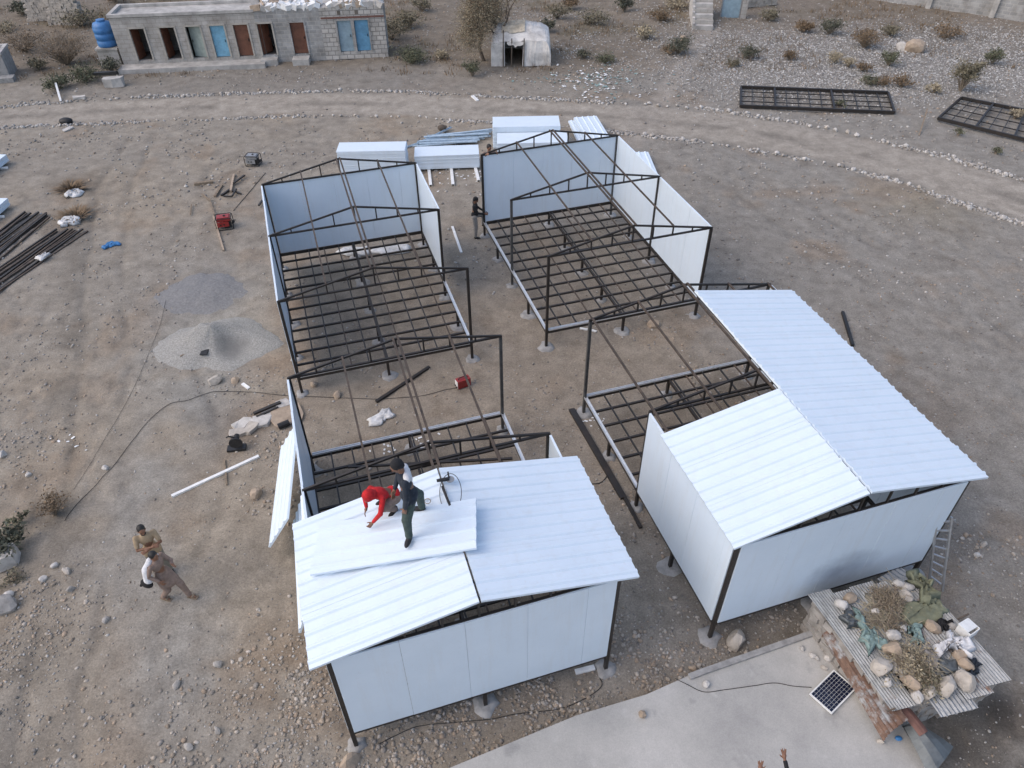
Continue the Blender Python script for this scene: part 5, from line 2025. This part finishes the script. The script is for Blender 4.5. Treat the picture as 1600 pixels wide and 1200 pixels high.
# rusty sheet sloping from the shed edge to the slab, and curled sheets beyond it
o = corr('rusty_sheet', G(*Z7(130, 428), .62), G(*Z7(495, 1045), .52), G(*Z7(640, 915), 1.04), G(*Z7(212, 372), 1.1), 7, 'tin_rusty', amp=.018, seed=3, bend=.10)
tag(o, 'bent rusty corrugated sheet sloping from the shed edge to the slab', 'tin sheet')
o = corr('curled_sheet', G(*Z7(528, 800), .85), G(*Z7(700, 1015), .72), G(*Z7(748, 985), .72), G(*Z7(578, 762), .85), 1, 'tin_brown', amp=.0, seed=4, bend=.07)
tag(o, 'curled brown tin sheet between the shed and the dark grey sheet', 'tin sheet')
o = corr('curled_sheet', G(*Z7(612, 960), .62), G(*Z7(760, 1260), .5), G(*Z7(900, 1075), .5), G(*Z7(735, 960), .66), 1, 'tin_dark', amp=0, seed=5, bend=.16)
tag(o, 'curled dark grey tin sheet at the lower right edge', 'tin sheet')
o = corr('roof_sheet', G(*Z7(450, 95), .55), G(*Z7(560, 170), .55), G(*Z7(660, 60), .55), G(*Z7(580, 20), .55), 6, 'tin', seed=8)
tag(o, 'flat grey tin sheet under the wall of the front right shelter', 'tin sheet')
tag(beam('stick', G(*Z7(925, 328), 1.3), G(*Z7(988, 298), 1.35), .03, .03, MT['bark']), 'short dark stick poking out of the shed load', 'stick')
tag(beam('stick', G(*Z7(508, 868), 1.05), G(*Z7(560, 850), 1.15), .025, .025, MT['bark']), 'short dark stick on the lower end of the rusty sheet', 'stick')
tag(MB().ball((0, 0, .03), (.07, .05, .04)).build('blue_scrap', MT['plastic_blue'], None, True, G(*Z7(575, 1030), ZS)), 'blue scrap on the slab under the rusty sheet end', 'scrap')

for k, (x, y, s_, kd, lab) in enumerate(((228, 252, .29, 'stone2', 'white stone at the far left corner of the shed roof'), (290, 215, .29, 'stone4', 'orange stone at the far left corner of the shed roof'), (545, 440, .31, 'stone2', 'white stone right of the blue green net'),
                                         (540, 520, .34, 'stone4', 'orange rock at the lower end of the blue green net'), (470, 625, .38, 'stone', 'big pale rock below the net end'), (510, 702, .2, 'stone2', 'small pale rock above the dark roof hole'),
                                         (645, 715, .33, 'stone4', 'yellowish rock beside the dark roof hole'), (680, 785, .22, 'stone2', 'pinkish small rock below the yellowish one on the shed'), (745, 770, .3, 'stone', 'flat pale rock at the near edge of the dry brush'),
                                         (845, 740, .42, 'stone', 'squarish grey white rock on the near shed edge, left of its twin'), (960, 710, .42, 'stone', 'squarish grey white rock on the near shed edge, right of its twin'), (965, 605, .29, 'stone4', 'yellow rock beside the dark jeans on the shed'),
                                         (770, 385, .29, 'stone4', 'flat tan rock below the green tarpaulin'), (575, 130, .24, 'stone2', 'white rock nearest the shelter wall on the shed'), (630, 150, .23, 'stone2', 'white rock left of the rolled tarpaulin'),
                                         (615, 205, .3, 'stone', 'pale rock below the two white ones by the tarpaulin'), (440, 295, .2, 'stone2', 'small white stone among the straw on the shed'), (930, 548, .28, 'stone4', 'rust coloured rock under the pink white sack'),
                                         (885, 380, .2, 'stone3', 'grey stone left of the white box on the shed'), (600, 390, .15, 'stone2', 'tiny white stone left of the blue net coil'))):
    stone('rock', G(*Z7(x, y), ZR + .05), s_, kd, lab)


def zr(lst, z):
    return [G(*Z7(x, y), z) for x, y in lst]


def drape(name, mt, lst, label, cat, crump, seed, z=ZR + .06):
    return rag(name, MT[mt], zr(lst, z), label, cat, z=0, crump=crump, seed=seed, n3=z)


drape('fishing_net', 'net', [(300, 250), (345, 290), (375, 370), (440, 410), (535, 470), (530, 505), (430, 500), (400, 540), (365, 480), (335, 380)], 'blue green net bunched along the shed roof', 'net', .12, 11)
drape('fishing_net', 'tin_dark', [(240, 320), (290, 280), (325, 330), (325, 385), (270, 375)], 'dark bundle of net at the far end of the blue green net', 'net', .12, 21)
drape('net_coil', 'net', [(630, 375), (680, 358), (730, 375), (725, 420), (700, 480), (655, 470), (660, 420), (625, 410)], 'pale blue green net coil in the middle of the shed load', 'net', .10, 12)
drape('tarpaulin', 'tarp_green', [(645, 60), (690, 50), (740, 100), (800, 185), (795, 230), (745, 245), (685, 190), (645, 115)], 'rolled olive green tarpaulin on the far right of the shed', 'tarpaulin', .22, 13, ZR + .12)
drape('tarpaulin', 'tarp_green', [(590, 235), (700, 225), (810, 235), (760, 130), (840, 230), (860, 290), (800, 350), (650, 360), (580, 325)], 'spread olive green tarpaulin on the shed below the rolled one', 'tarpaulin', .10, 14)
drape('sack', 'white_cloth', [(765, 470), (830, 415), (930, 425), (1000, 490), (995, 550), (900, 530), (830, 540)], 'dirty pink white sack on the shed roof', 'sack', .2, 15, ZR + .1)
drape('jeans', 'navy', [(985, 570), (1040, 560), (1060, 590), (1040, 650), (1000, 670), (985, 640)], 'dark blue cloth beside the yellow rock on the shed', 'cloth', .1, 16, ZR + .1)
drape('cloth', 'darkcloth', [(815, 340), (850, 335), (900, 345), (850, 365), (845, 395), (815, 395)], 'black cloth scrap left of the white box', 'cloth', .1, 17, ZR + .1)
drape('cloth', 'tin_dark', [(770, 545), (840, 560), (920, 570), (925, 640), (860, 655), (800, 600)], 'dark grey sheeting under the sack on the shed', 'cloth', .06, 18)
bx = thing('white_box', 'open white box on the far right of the shed load', 'box', G(*Z7(968, 405), ZR + .08), .5)
b = MB()
for s_ in (-1, 1):
    b.box((s_ * .14, 0, .11), (.015, .26, .22))
    b.box((0, s_ * .13, .11), (.265, .015, .22))
b.box((0, 0, .01), (.26, .24, .015))
b.build('walls', MT['whitepaint'], bx)
MB().box((-.02, .03, .235), (.31, .22, .015), Matrix.Rotation(.12, 3, 'Y')).build('lid', MT['whitepaint'], bx)
shrub((650, 600), .55, .14, 'leaf_dry', 'heap of dry pale brush on the near half of the shed', 900, .03, pos=G(*Z7(655, 620), ZR + .05), stems=30, name='brush_heap', cat='brush')
shrub((700, 700), .35, .2, 'leaf_olive', 'olive tinged brush at the near edge of the shed', 500, .028, pos=G(*Z7(720, 700), ZR + .05), stems=16, name='brush_heap', cat='brush')
shrub((500, 250), .45, .16, 'leaf_dry', 'straw and twigs spread between net and tarpaulin', 350, .026, pos=G(*Z7(500, 235), ZR + .05), stems=40, name='brush_heap', cat='brush')
shrub((480, 380), .4, .12, 'leaf_olive', 'thin twigs right of the net on the shed', 220, .024, pos=G(*Z7(510, 340), ZR + .05), stems=34, name='brush_heap', cat='brush')

sb = MB()
R_ = random.Random(31)
for k in range(520):
    x, y = R_.choice(((480, 240), (520, 300), (600, 560), (680, 620), (720, 680), (650, 500), (760, 600), (560, 190), (450, 330)))
    c = G(*Z7(x + R_.gauss(0, 55), y + R_.gauss(0, 45)), ZR + R_.uniform(.05, .16))
    a = R_.gauss(.9, .7)
    dv = Vector((math.cos(a), -math.sin(a), R_.gauss(0, .12))) * R_.uniform(.08, .28)
    w = Vector((-dv.y, dv.x, 0)).normalized() * .006
    sb.add([c - dv - w, c - dv + w, c + dv * .1 + w + Vector((0, 0, .02)), c + dv, c + dv * .1 - w + Vector((0, 0, .02))], [(0, 1, 2, 4), (4, 2, 3)])
tag(sb.build('straw', MT['leaf_dry']), 'pale straw stalks strewn over the shed roof', 'straw', None, 'stuff')
drape('cloth', 'stone3', [(520, 560), (640, 540), (720, 600), (700, 660), (600, 680), (540, 640)], 'dusty grey cloth under the dry brush on the shed', 'cloth', .10, 31)
drape('cloth', 'grey_cloth', [(700, 500), (770, 520), (800, 600), (740, 640), (690, 580)], 'pale dusty cloth left of the pink white sack', 'cloth', .12, 32)
drape('cloth', 'olive_cloth', [(380, 180), (480, 150), (560, 200), (520, 300), (430, 280)], 'dusty brown cloth under the straw at the far shed end', 'cloth', .08, 33)

# ladder against the front right shelter corner
bl, br, tl, tr_ = G(1452, 906, .0), G(1472, 923, 0), G(1464, 811, 2.15), G(1487, 808, 2.15)
lc = (bl + br) / 2
LT = thing('ladder', 'aluminium ladder leaning at the right corner of the front right shelter', 'ladder', lc)
for a, c in ((bl, tl), (br, tr_)):
    beam('rail', a - lc, c - lc, .06, .035, MT['alu'], LT)
for k in range(8):
    t = (k + .6) / 8
    beam('rung', bl.lerp(tl, t) - lc, br.lerp(tr_, t) - lc, .035, .03, MT['alu'], LT)


# ------------------------------------------------------------------ people
def remesh(b, name, m_, voxel, parent, smooth=3):
    me = b.mesh(name + '_src', None)
    o = bpy.data.objects.new(name + '_src', me)
    C.objects.link(o)
    md = o.modifiers.new('r', 'REMESH')
    md.mode = 'VOXEL'
    md.voxel_size = voxel
    md.use_smooth_shade = True
    sm = o.modifiers.new('s', 'SMOOTH')
    sm.factor = .5
    sm.iterations = smooth
    bpy.context.view_layer.update()
    dg = bpy.context.evaluated_depsgraph_get()
    me2 = bpy.data.meshes.new_from_object(o.evaluated_get(dg))
    bpy.data.objects.remove(o)
    bpy.data.meshes.remove(me)
    me2.name = name
    me2.materials.clear()
    me2.materials.append(m_)
    me2.polygons.foreach_set('use_smooth', [True] * len(me2.polygons))
    return obj(name, me2, parent)


def hand(b, w, d, nrm, side, curl=.35, spread=.16):
    """palm and five fingers from wrist w along d; nrm is the back-of-hand direction"""
    d = Vector(d).normalized()
    nrm = Vector(nrm)
    nrm = (nrm - d * nrm.dot(d)).normalized()
    s_ = d.cross(nrm) * side
    b.limb(w, w + d * .045, .026, .032)
    pc_ = w + d * .06
    b.ball(pc_, (.052, .042, .017), Matrix((d, s_, nrm)).transposed())
    for i, (o_, ln) in enumerate(((-.030, .060), (-.011, .072), (.010, .078), (.030, .070))):
        a = pc_ + d * .035 + s_ * o_
        dir1 = (d + s_ * o_ * spread * 28 - nrm * curl * .4).normalized()
        m_ = a + dir1 * ln * .5
        dir2 = (dir1 - nrm * curl).normalized()
        b.limb(a, m_, .0105, .0095)
        b.limb(m_, m_ + dir2 * ln * .55, .0095, .008)
    a = w + d * .03 + s_ * .032
    dir1 = (d * .7 + s_ * .75 - nrm * .25).normalized()
    b.limb(a, a + dir1 * .04, .013, .011)
    b.limb(a + dir1 * .04, a + dir1 * .04 + (dir1 + d * .5).normalized() * .03, .011, .009)


STAND = dict(pelvis=(0, 0, .94), chest=(0, 0, 1.27), neck=(.0, 0, 1.45), head=(.03, 0, 1.585), look=(1, 0, -.1),
             shL=(0, .19, 1.39), shR=(0, -.19, 1.39), elL=(.02, .25, 1.12), elR=(.02, -.25, 1.12), wrL=(.12, .24, .88), wrR=(.12, -.24, .88),
             hiL=(0, .095, .92), hiR=(0, -.095, .92), knL=(.03, .11, .49), knR=(.03, -.11, .49), anL=(0, .12, .08), anR=(0, -.12, .08), toL=(1, .2, 0), toR=(1, -.2, 0),
             hdL=(.3, 0, -1), hdR=(.3, 0, -1))


def person(label, loc, rz, pose, top, trousers, shoe, sleeves=True, hem=0.0, hood=None, cap=None, beard=False, scale=1.0, curl=.5, palm_back=None, spread=.16):
    J = {k: Vector(v) for k, v in {**STAND, **pose}.items()}
    T = thing('person', label, 'person', loc, rz)
    T.scale = (scale, scale, scale)
    look = J['look'].normalized()
    HR = frame(look)
    hc = J['head']
    b = MB()
    b.ball(hc + HR @ Vector((0, 0, .015)), (.098, .078, .105), HR, 16, 11)
    b.ball(hc + HR @ Vector((.022, 0, -.065)), (.062, .055, .055), HR)
    b.limb(hc + HR @ Vector((.09, 0, .01)), hc + HR @ Vector((.106, 0, -.025)), .010, .015)
    b.ball(hc + HR @ Vector((.085, 0, -.066)), (.012, .024, .010), HR)
    for s_ in (-1, 1):
        b.ball(hc + HR @ Vector((-.005, s_ * .08, -.01)), (.018, .01, .03), HR)
        b.ball(hc + HR @ Vector((.082, s_ * .032, .032)), (.014, .022, .008), HR)
    b.limb(J['neck'] - Vector((0, 0, .04)), hc + HR @ Vector((-.015, 0, -.06)), .055, .05)
    TR = frame(J['chest'] - J['pelvis'])
    b.ball(J['chest'], (.16, .14, .085), TR)
    b.limb(J['pelvis'], J['chest'], .10, .11)
    b.limb(J['chest'], J['neck'], .09, .05)
    for sd, sg in (('L', 1), ('R', -1)):
        b.limb(J['chest'], J['sh' + sd], .06, .05)
        b.limb(J['sh' + sd], J['el' + sd], .047, .038)
        b.limb(J['el' + sd], J['wr' + sd], .037, .026)
        fa = (J['wr' + sd] - J['el' + sd])
        hd = (fa.normalized() * .6 + J['hd' + sd].normalized() * .6)
        hand(b, J['wr' + sd], hd, palm_back or Vector((.3, sg * .9, .5)), sg * (-1 if palm_back else 1), curl, spread)
        b.limb(J['pelvis'], J['hi' + sd], .09, .085)
        b.limb(J['hi' + sd], J['kn' + sd], .075, .05)
        b.limb(J['kn' + sd], J['an' + sd], .048, .036)
        td = J['to' + sd].normalized()
        FR = frame(td)
        b.limb(J['an' + sd], J['an' + sd] + FR @ Vector((.03, 0, -.04)), .036, .034)
        b.ball(J['an' + sd] + FR @ Vector((.06, 0, -.045)), (.11, .04, .032), FR)
    body = remesh(b, 'body', MT['skin'], .0085, T, 2)
    # eyes and brows
    for s_ in (-1, 1):
        MB().ball(hc + HR @ Vector((.087, s_ * .033, .015)), .010).build('eye', MT['hair'], body, True)
    # top garment
    b = MB()
    b.ball(J['chest'] + Vector((0, 0, .0)), (.19, .160, .108), TR, 14, 9)
    b.ball(J['pelvis'].lerp(J['chest'], .25), (.16, .140, .108), TR, 14, 9)
    b.limb(J['chest'], J['neck'] - Vector((0, 0, .035)), .115, .068)
    for sd in 'LR':
        b.limb(J['chest'].lerp(J['sh' + sd], .5), J['sh' + sd],   .07, .06)
        if sleeves:
            b.limb(J['sh' + sd], J['el' + sd], .058, .048)
            b.limb(J['el' + sd], J['el' + sd].lerp(J['wr' + sd], .93), .047, .038)
            b.ball(J['el' + sd], .054)
        else:
            b.limb(J['sh' + sd], J['sh' + sd].lerp(J['el' + sd], .72), .060, .056)
    if hem:
        kn = (J['knL'] + J['knR']) / 2
        for sd in 'LR':
            b.limb(J['hi' + sd], J['hi' + sd].lerp(J['kn' + sd], hem), .11, .105)
        b.limb(J['pelvis'], J['pelvis'].lerp(kn, hem), .145, .14)
    else:
        b.ball(J['pelvis'] + Vector((0, 0, .03)), (.12, .165, .13), TR, 14, 9)
    remesh(b, 'shirt', top, .014, T, 4)
    # trousers
    b = MB()
    b.ball(J['pelvis'] - Vector((0, 0, .03)), (.13, .155, .12), None, 12, 8)
    for sd in 'LR':
        b.limb(J['hi' + sd], J['kn' + sd], .108, .082)
        b.limb(J['kn' + sd], J['kn' + sd].lerp(J['an' + sd], .92), .08, .06)
        b.ball(J['kn' + sd], .088)
        b.limb(J['kn' + sd].lerp(J['an' + sd], .75), J['kn' + sd].lerp(J['an' + sd], .93), .064, .066)
    remesh(b, 'trousers', trousers, .014, T, 4)
    for sd in 'LR':
        td = J['to' + sd].normalized()
        FR = frame(td)
        b = MB()
        b.ball(J['an' + sd] + FR @ Vector((.065, 0, -.043)), (.135, .052, .036), FR, 14, 9)
        if shoe:
            b.limb(J['an' + sd] + FR @ Vector((.0, 0, .03)), J['an' + sd] + FR @ Vector((.0, 0, -.04)), .056, .05)
            remesh(b, 'shoe', shoe, .012, T, 2)
        else:
            c_ = MB().box(J['an' + sd] + FR @ Vector((.06, 0, -.074)), (.27, .1, .018), FR)
            c_.box(J['an' + sd] + FR @ Vector((.10, 0, -.015)), (.05, .1, .02), FR)
            c_.build('sandal', MT['wood'], T)
    # hair, cap or hood
    b = MB()
    if hood:
        b.ball(hc + HR @ Vector((-.03, 0, .02)), (.125, .115, .135), HR, 16, 10)
        b.limb(J['neck'] + Vector((0, 0, 0)), hc + HR @ Vector((-.06, 0, -.03)), .10, .10)
        remesh(b, 'hood', hood, .012, T, 3)
        MB().ball(hc + HR @ Vector((.03, 0, -.005)), (.076, .066, .088), HR, 14, 9).build('face', MT['skin'], T, True)
    else:
        b.ball(hc + HR @ Vector((-.022, 0, .04)), (.103, .089, .098), HR, 16, 10)
        b.ball(hc + HR @ Vector((-.055, 0, -.01)), (.06, .075, .07), HR)
        remesh(b, 'cap' if cap else 'hair', cap or MT['hair'], .010, T, 2)
        if beard:
            MB().ball(hc + HR @ Vector((.032, 0, -.085)), (.062, .060, .042), HR, 14, 9).build('beard', MT['hair'], T, True)
    return T, J


# two men on the ground at the left
person('bearded man in a sand coloured shirt with folded arms on the open ground', on(257, 894), -1.05,
       dict(elL=(.13, .24, 1.14), elR=(.13, -.24, 1.14), wrL=(.24, -.02, 1.15), wrR=(.25, .04, 1.20), hdL=(.1, -1, 0), hdR=(.1, 1, 0), look=(1, .1, -.15), anL=(.05, .15, .08), anR=(-.05, -.13, .08)),
       MT['sand_cloth'], MT['olive_cloth'], MT['black'], False, beard=True, hem=.25, scale=1.02)
P6, J6 = person('man striding in brown loose clothes with a white shawl and black bag', on(274, 934), -.28,
                dict(pelvis=(-.02, 0, .92), anL=(.34, .10, .10), knL=(.25, .10, .50), anR=(-.20, -.10, .11), knR=(.05, -.11, .48), elR=(-.08, -.27, 1.14), wrR=(.10, -.22, .98), elL=(.12, .25, 1.14), wrL=(.27, .12, 1.22), hdL=(1, 0, .4), look=(1, -.1, -.2), toL=(1, 0, .15), toR=(1, 0, -.15)),
                MT['brown_cloth'], MT['brown_cloth'], None, True, hem=.62)
b = MB()
b.limb((-.10, -.02, 1.43), (-.13, -.20, 1.30), .07, .09)
b.limb((-.13, -.20, 1.30), (-.12, -.27, 1.02), .09, .10)
b.limb((-.05, .12, 1.43), (-.1, -.05, 1.44), .05, .07)
remesh(b, 'shawl', MT['white_cloth'], .014, P6, 3)
b = MB()
b.ball((-.17, -.31, .93), (.15, .085, .13), None, 14, 9)
b.limb((-.28, -.30, .93), (-.34, -.33, .82), .03, .035)
b.limb((-.1, -.27, 1.02), (-.04, -.2, 1.42), .022, .02)
remesh(b, 'shoulder_bag', MT['darkcloth'], .012, P6, 2)

# man working at the corner of the back right shelter
person('man in a black jacket working at the corner of the back right shelter', on(743, 371), .05,
       dict(elL=(.13, .24, 1.15), wrL=(.36, .10, 1.05), elR=(.13, -.25, 1.15), wrR=(.38, -.08, 1.02), hdL=(1, -.2, -.1), hdR=(1, .2, -.1), look=(1, 0, -.55), head=(.07, 0, 1.57), chest=(.04, 0, 1.27), neck=(.05, 0, 1.45), knL=(.34, .12, .88), anL=(.32, .13, .48), hiL=(.03, .1, .9)),
       MT['darkcloth'], MT['grey_cloth'], MT['black'], cap=MT['darkcloth'])
# man behind the back wall, on a ladder
pb = MC @ Vector((.36, .30, 1.86))
person('man whose head shows above the left corner of the tall back wall', pb, -1.45 + .2,
       dict(elL=(.15, .26, 1.3), wrL=(.33, .2, 1.5), elR=(.15, -.26, 1.3), wrR=(.33, -.2, 1.5), hdL=(1, 0, 0), hdR=(1, 0, 0), look=(1, .2, -.3)), MT['brown_cloth'], MT['brown_cloth'], None, True)
LT2 = thing('ladder', 'ladder under the man behind the tall back wall', 'ladder', MC @ Vector((.36, .34, 0)), .2977)
for sx in (-.22, .22):
    beam('rail', (sx, .55, 0), (sx, .03, 2.6), .06, .035, MT['alu'], LT2)
for k in range(8):
    z = .3 + .3 * k
    beam('rung', (-.22, .55 - .2 * z, z), (.22, .55 - .2 * z, z), .035, .03, MT['alu'], LT2)


# men on the roof
def on_roof(px_, py_, lift):
    Mi = MB_.inverted()
    o_ = Mi @ Vector((0, 0, CAMH))
    d_ = Mi.to_3x3() @ (_f + RGT * ((px_ - 800) / FPX) + UPV * ((600 - py_) / FPX))
    k = RISE / (W0 / 2)
    z0 = HF + HW + lift
    t = (z0 + k * o_.x - o_.z) / (d_.z - k * d_.x)
    return MB_ @ (o_ + d_ * t)


fa, fb_ = on_roof(640, 843, .25), on_roof(660, 797, .15)
mid = fa.lerp(fb_, .36)
rz = math.pi + .25
Ri = Matrix.Rotation(-rz, 3, 'Z')
KP = 1.13
la, lb = Ri @ (fa - mid) / KP, Ri @ (fb_ - mid) / KP
pz = Vector((0, 0, .08))
person('man standing on the roof in a navy jacket and green trousers', mid, rz,
       dict(pelvis=(0, .0, .88), chest=(.03, .0, 1.21), neck=(.06, 0, 1.39), head=(.11, 0, 1.52), look=(.9, .15, -.6), shL=(.04, .19, 1.33), shR=(.04, -.19, 1.33), hiL=(0, .09, .86), hiR=(0, -.09, .86),
            elL=(.06, .27, 1.06), wrL=(.10, .22, .80), elR=(.10, -.25, 1.08), wrR=(.2, -.12, .9), anL=la + pz, anR=lb + pz, knL=(la + Vector((0, .09, .86))) / 2 + Vector((.05, .02, .02)), knR=(lb.x * .5 - .07, lb.y * .62 - .04, .50), toL=(.5, 1, 0), toR=(1, -.3, 0)),
       MT['navy'], MT['green_cloth'], MT['black'], True, hem=.12, cap=MT['darkcloth'], scale=KP)
Tm = bpy.data.objects[-1] if False else [o_ for o_ in C.objects if o_.name.startswith('person') and o_.type == 'EMPTY'][-1]
b = MB()
b.limb((.0, .14, 1.35), (.0, -.12, 1.35), .058, .058)
b.limb((-.02, .06, 1.34), (-.06, .05, 1.20), .055, .025)
b.limb((-.02, -.05, 1.34), (-.06, .02, 1.22), .055, .03)
remesh(b, 'white_hood', MT['white_cloth'], .012, Tm, 2)

sq = on_roof(609, 793, .15)
rz = math.pi + .75
person('man crouching on the roof in a red hooded jacket', sq, rz,
       dict(pelvis=(-.12, 0, .30), chest=(.14, 0, .53), neck=(.30, 0, .62), head=(.40, .02, .66), look=(.8, .1, -.7), shL=(.22, .19, .57), shR=(.22, -.19, .57), elL=(.36, .27, .36), wrL=(.48, .16, .13), elR=(.33, -.28, .36), wrR=(.40, -.14, .22),
            hdL=(1, 0, -.6), hdR=(1, 0, -.4), hiL=(-.1, .10, .28), hiR=(-.1, -.10, .28), knL=(.22, .20, .36), knR=(.22, -.22, .40), anL=(-.02, .16, .08), anR=(-.02, -.18, .08)),
       MT['red_cloth'], MT['brown_cloth'], MT['black'], True, hood=MT['red_cloth'])

# person below the frame, raising both hands
h1, h2 = G(1226, 1186, 2.05), G(1188, 1204, 2.0)
ft = (h1 + h2) / 2 + Vector((.02, -.72, 0))
ft.z = ZS
rz = math.pi / 2
Ri = Matrix.Rotation(-rz, 3, 'Z')
w1, w2 = Ri @ (h1 - ft), Ri @ (h2 - ft)
person('person in dark sleeves at the bottom edge raising both hands', ft, rz,
       dict(shL=(.02, .19, 1.40), shR=(.02, -.19, 1.40), wrR=w1, wrL=w2, elR=(.32, -.28, 1.45), elL=(.32, .28, 1.42), hdL=(.6, 0, .8), hdR=(.6, 0, .8), look=(1, 0, .4)), MT['darkcloth'], MT['brown_cloth'], MT['black'], True, curl=.10, palm_back=Vector((.5, 0, -1)), spread=.3)

# grinder and lead on the roof
gp = on_roof(694, 752, .17)
T = thing('angle_grinder', 'black angle grinder lying on the roof ridge beside the standing man', 'angle grinder', gp, .2)
MB().tube([(-.14, 0, .05), (.02, 0, .05), (.1, 0, .05)], [.03, .04, .035], 10).build('motor_body', MT['black'], T)
MB().tube([(.12, 0, .02), (.12, 0, .035)], .08, 18).build('disc', MT['machine_grey'], T)
MB().tube([(.1, .03, .05), (.1, .16, .07)], .016, 8).build('side_handle', MT['black'], T)
pts = []
for k in range(40):
    a = 6.283 * k / 30 + .5
    pts.append(on_roof(712 + 17 * math.cos(a) - 8, 770 + 30 * math.sin(a), .155 + (.01 if k > 29 else 0)))
tag(MB().tube(pts, .007, 5).build('cable', MT['black'], None, True), 'thin cable looped on the roof beside the angle grinder', 'cable')
tag(beam('pry_bar', on_roof(691, 760, .18), on_roof(703, 790, .18), .045, .03, MT['steel']), 'short dark bar lying on the roof below the grinder', 'bar')
tag(MB().tube([on_roof(668 + 5 * math.cos(.7 * k), 783 + 4 * math.sin(.7 * k), .165) for k in range(10)], .008, 5).build('wire_ring', MT['stone4'], None, True), 'small wire ring on the roof right of the standing man', 'wire')
bar_on((530, 719), (812, 697), .06, .05, MT['steel'], 'steel_bar', 'loose black bar lying across the open floor frame behind the roof men', 'steel bar', z=HF + .03) if False else None
tag(beam('steel_bar', MB_ @ Vector((.9, -.75, HF + .05)), MB_ @ Vector((5.0, -1.75, HF + .05)), .06, .05, MT['steel']), 'loose black bar lying across the open floor frame behind the roof men', 'steel bar')
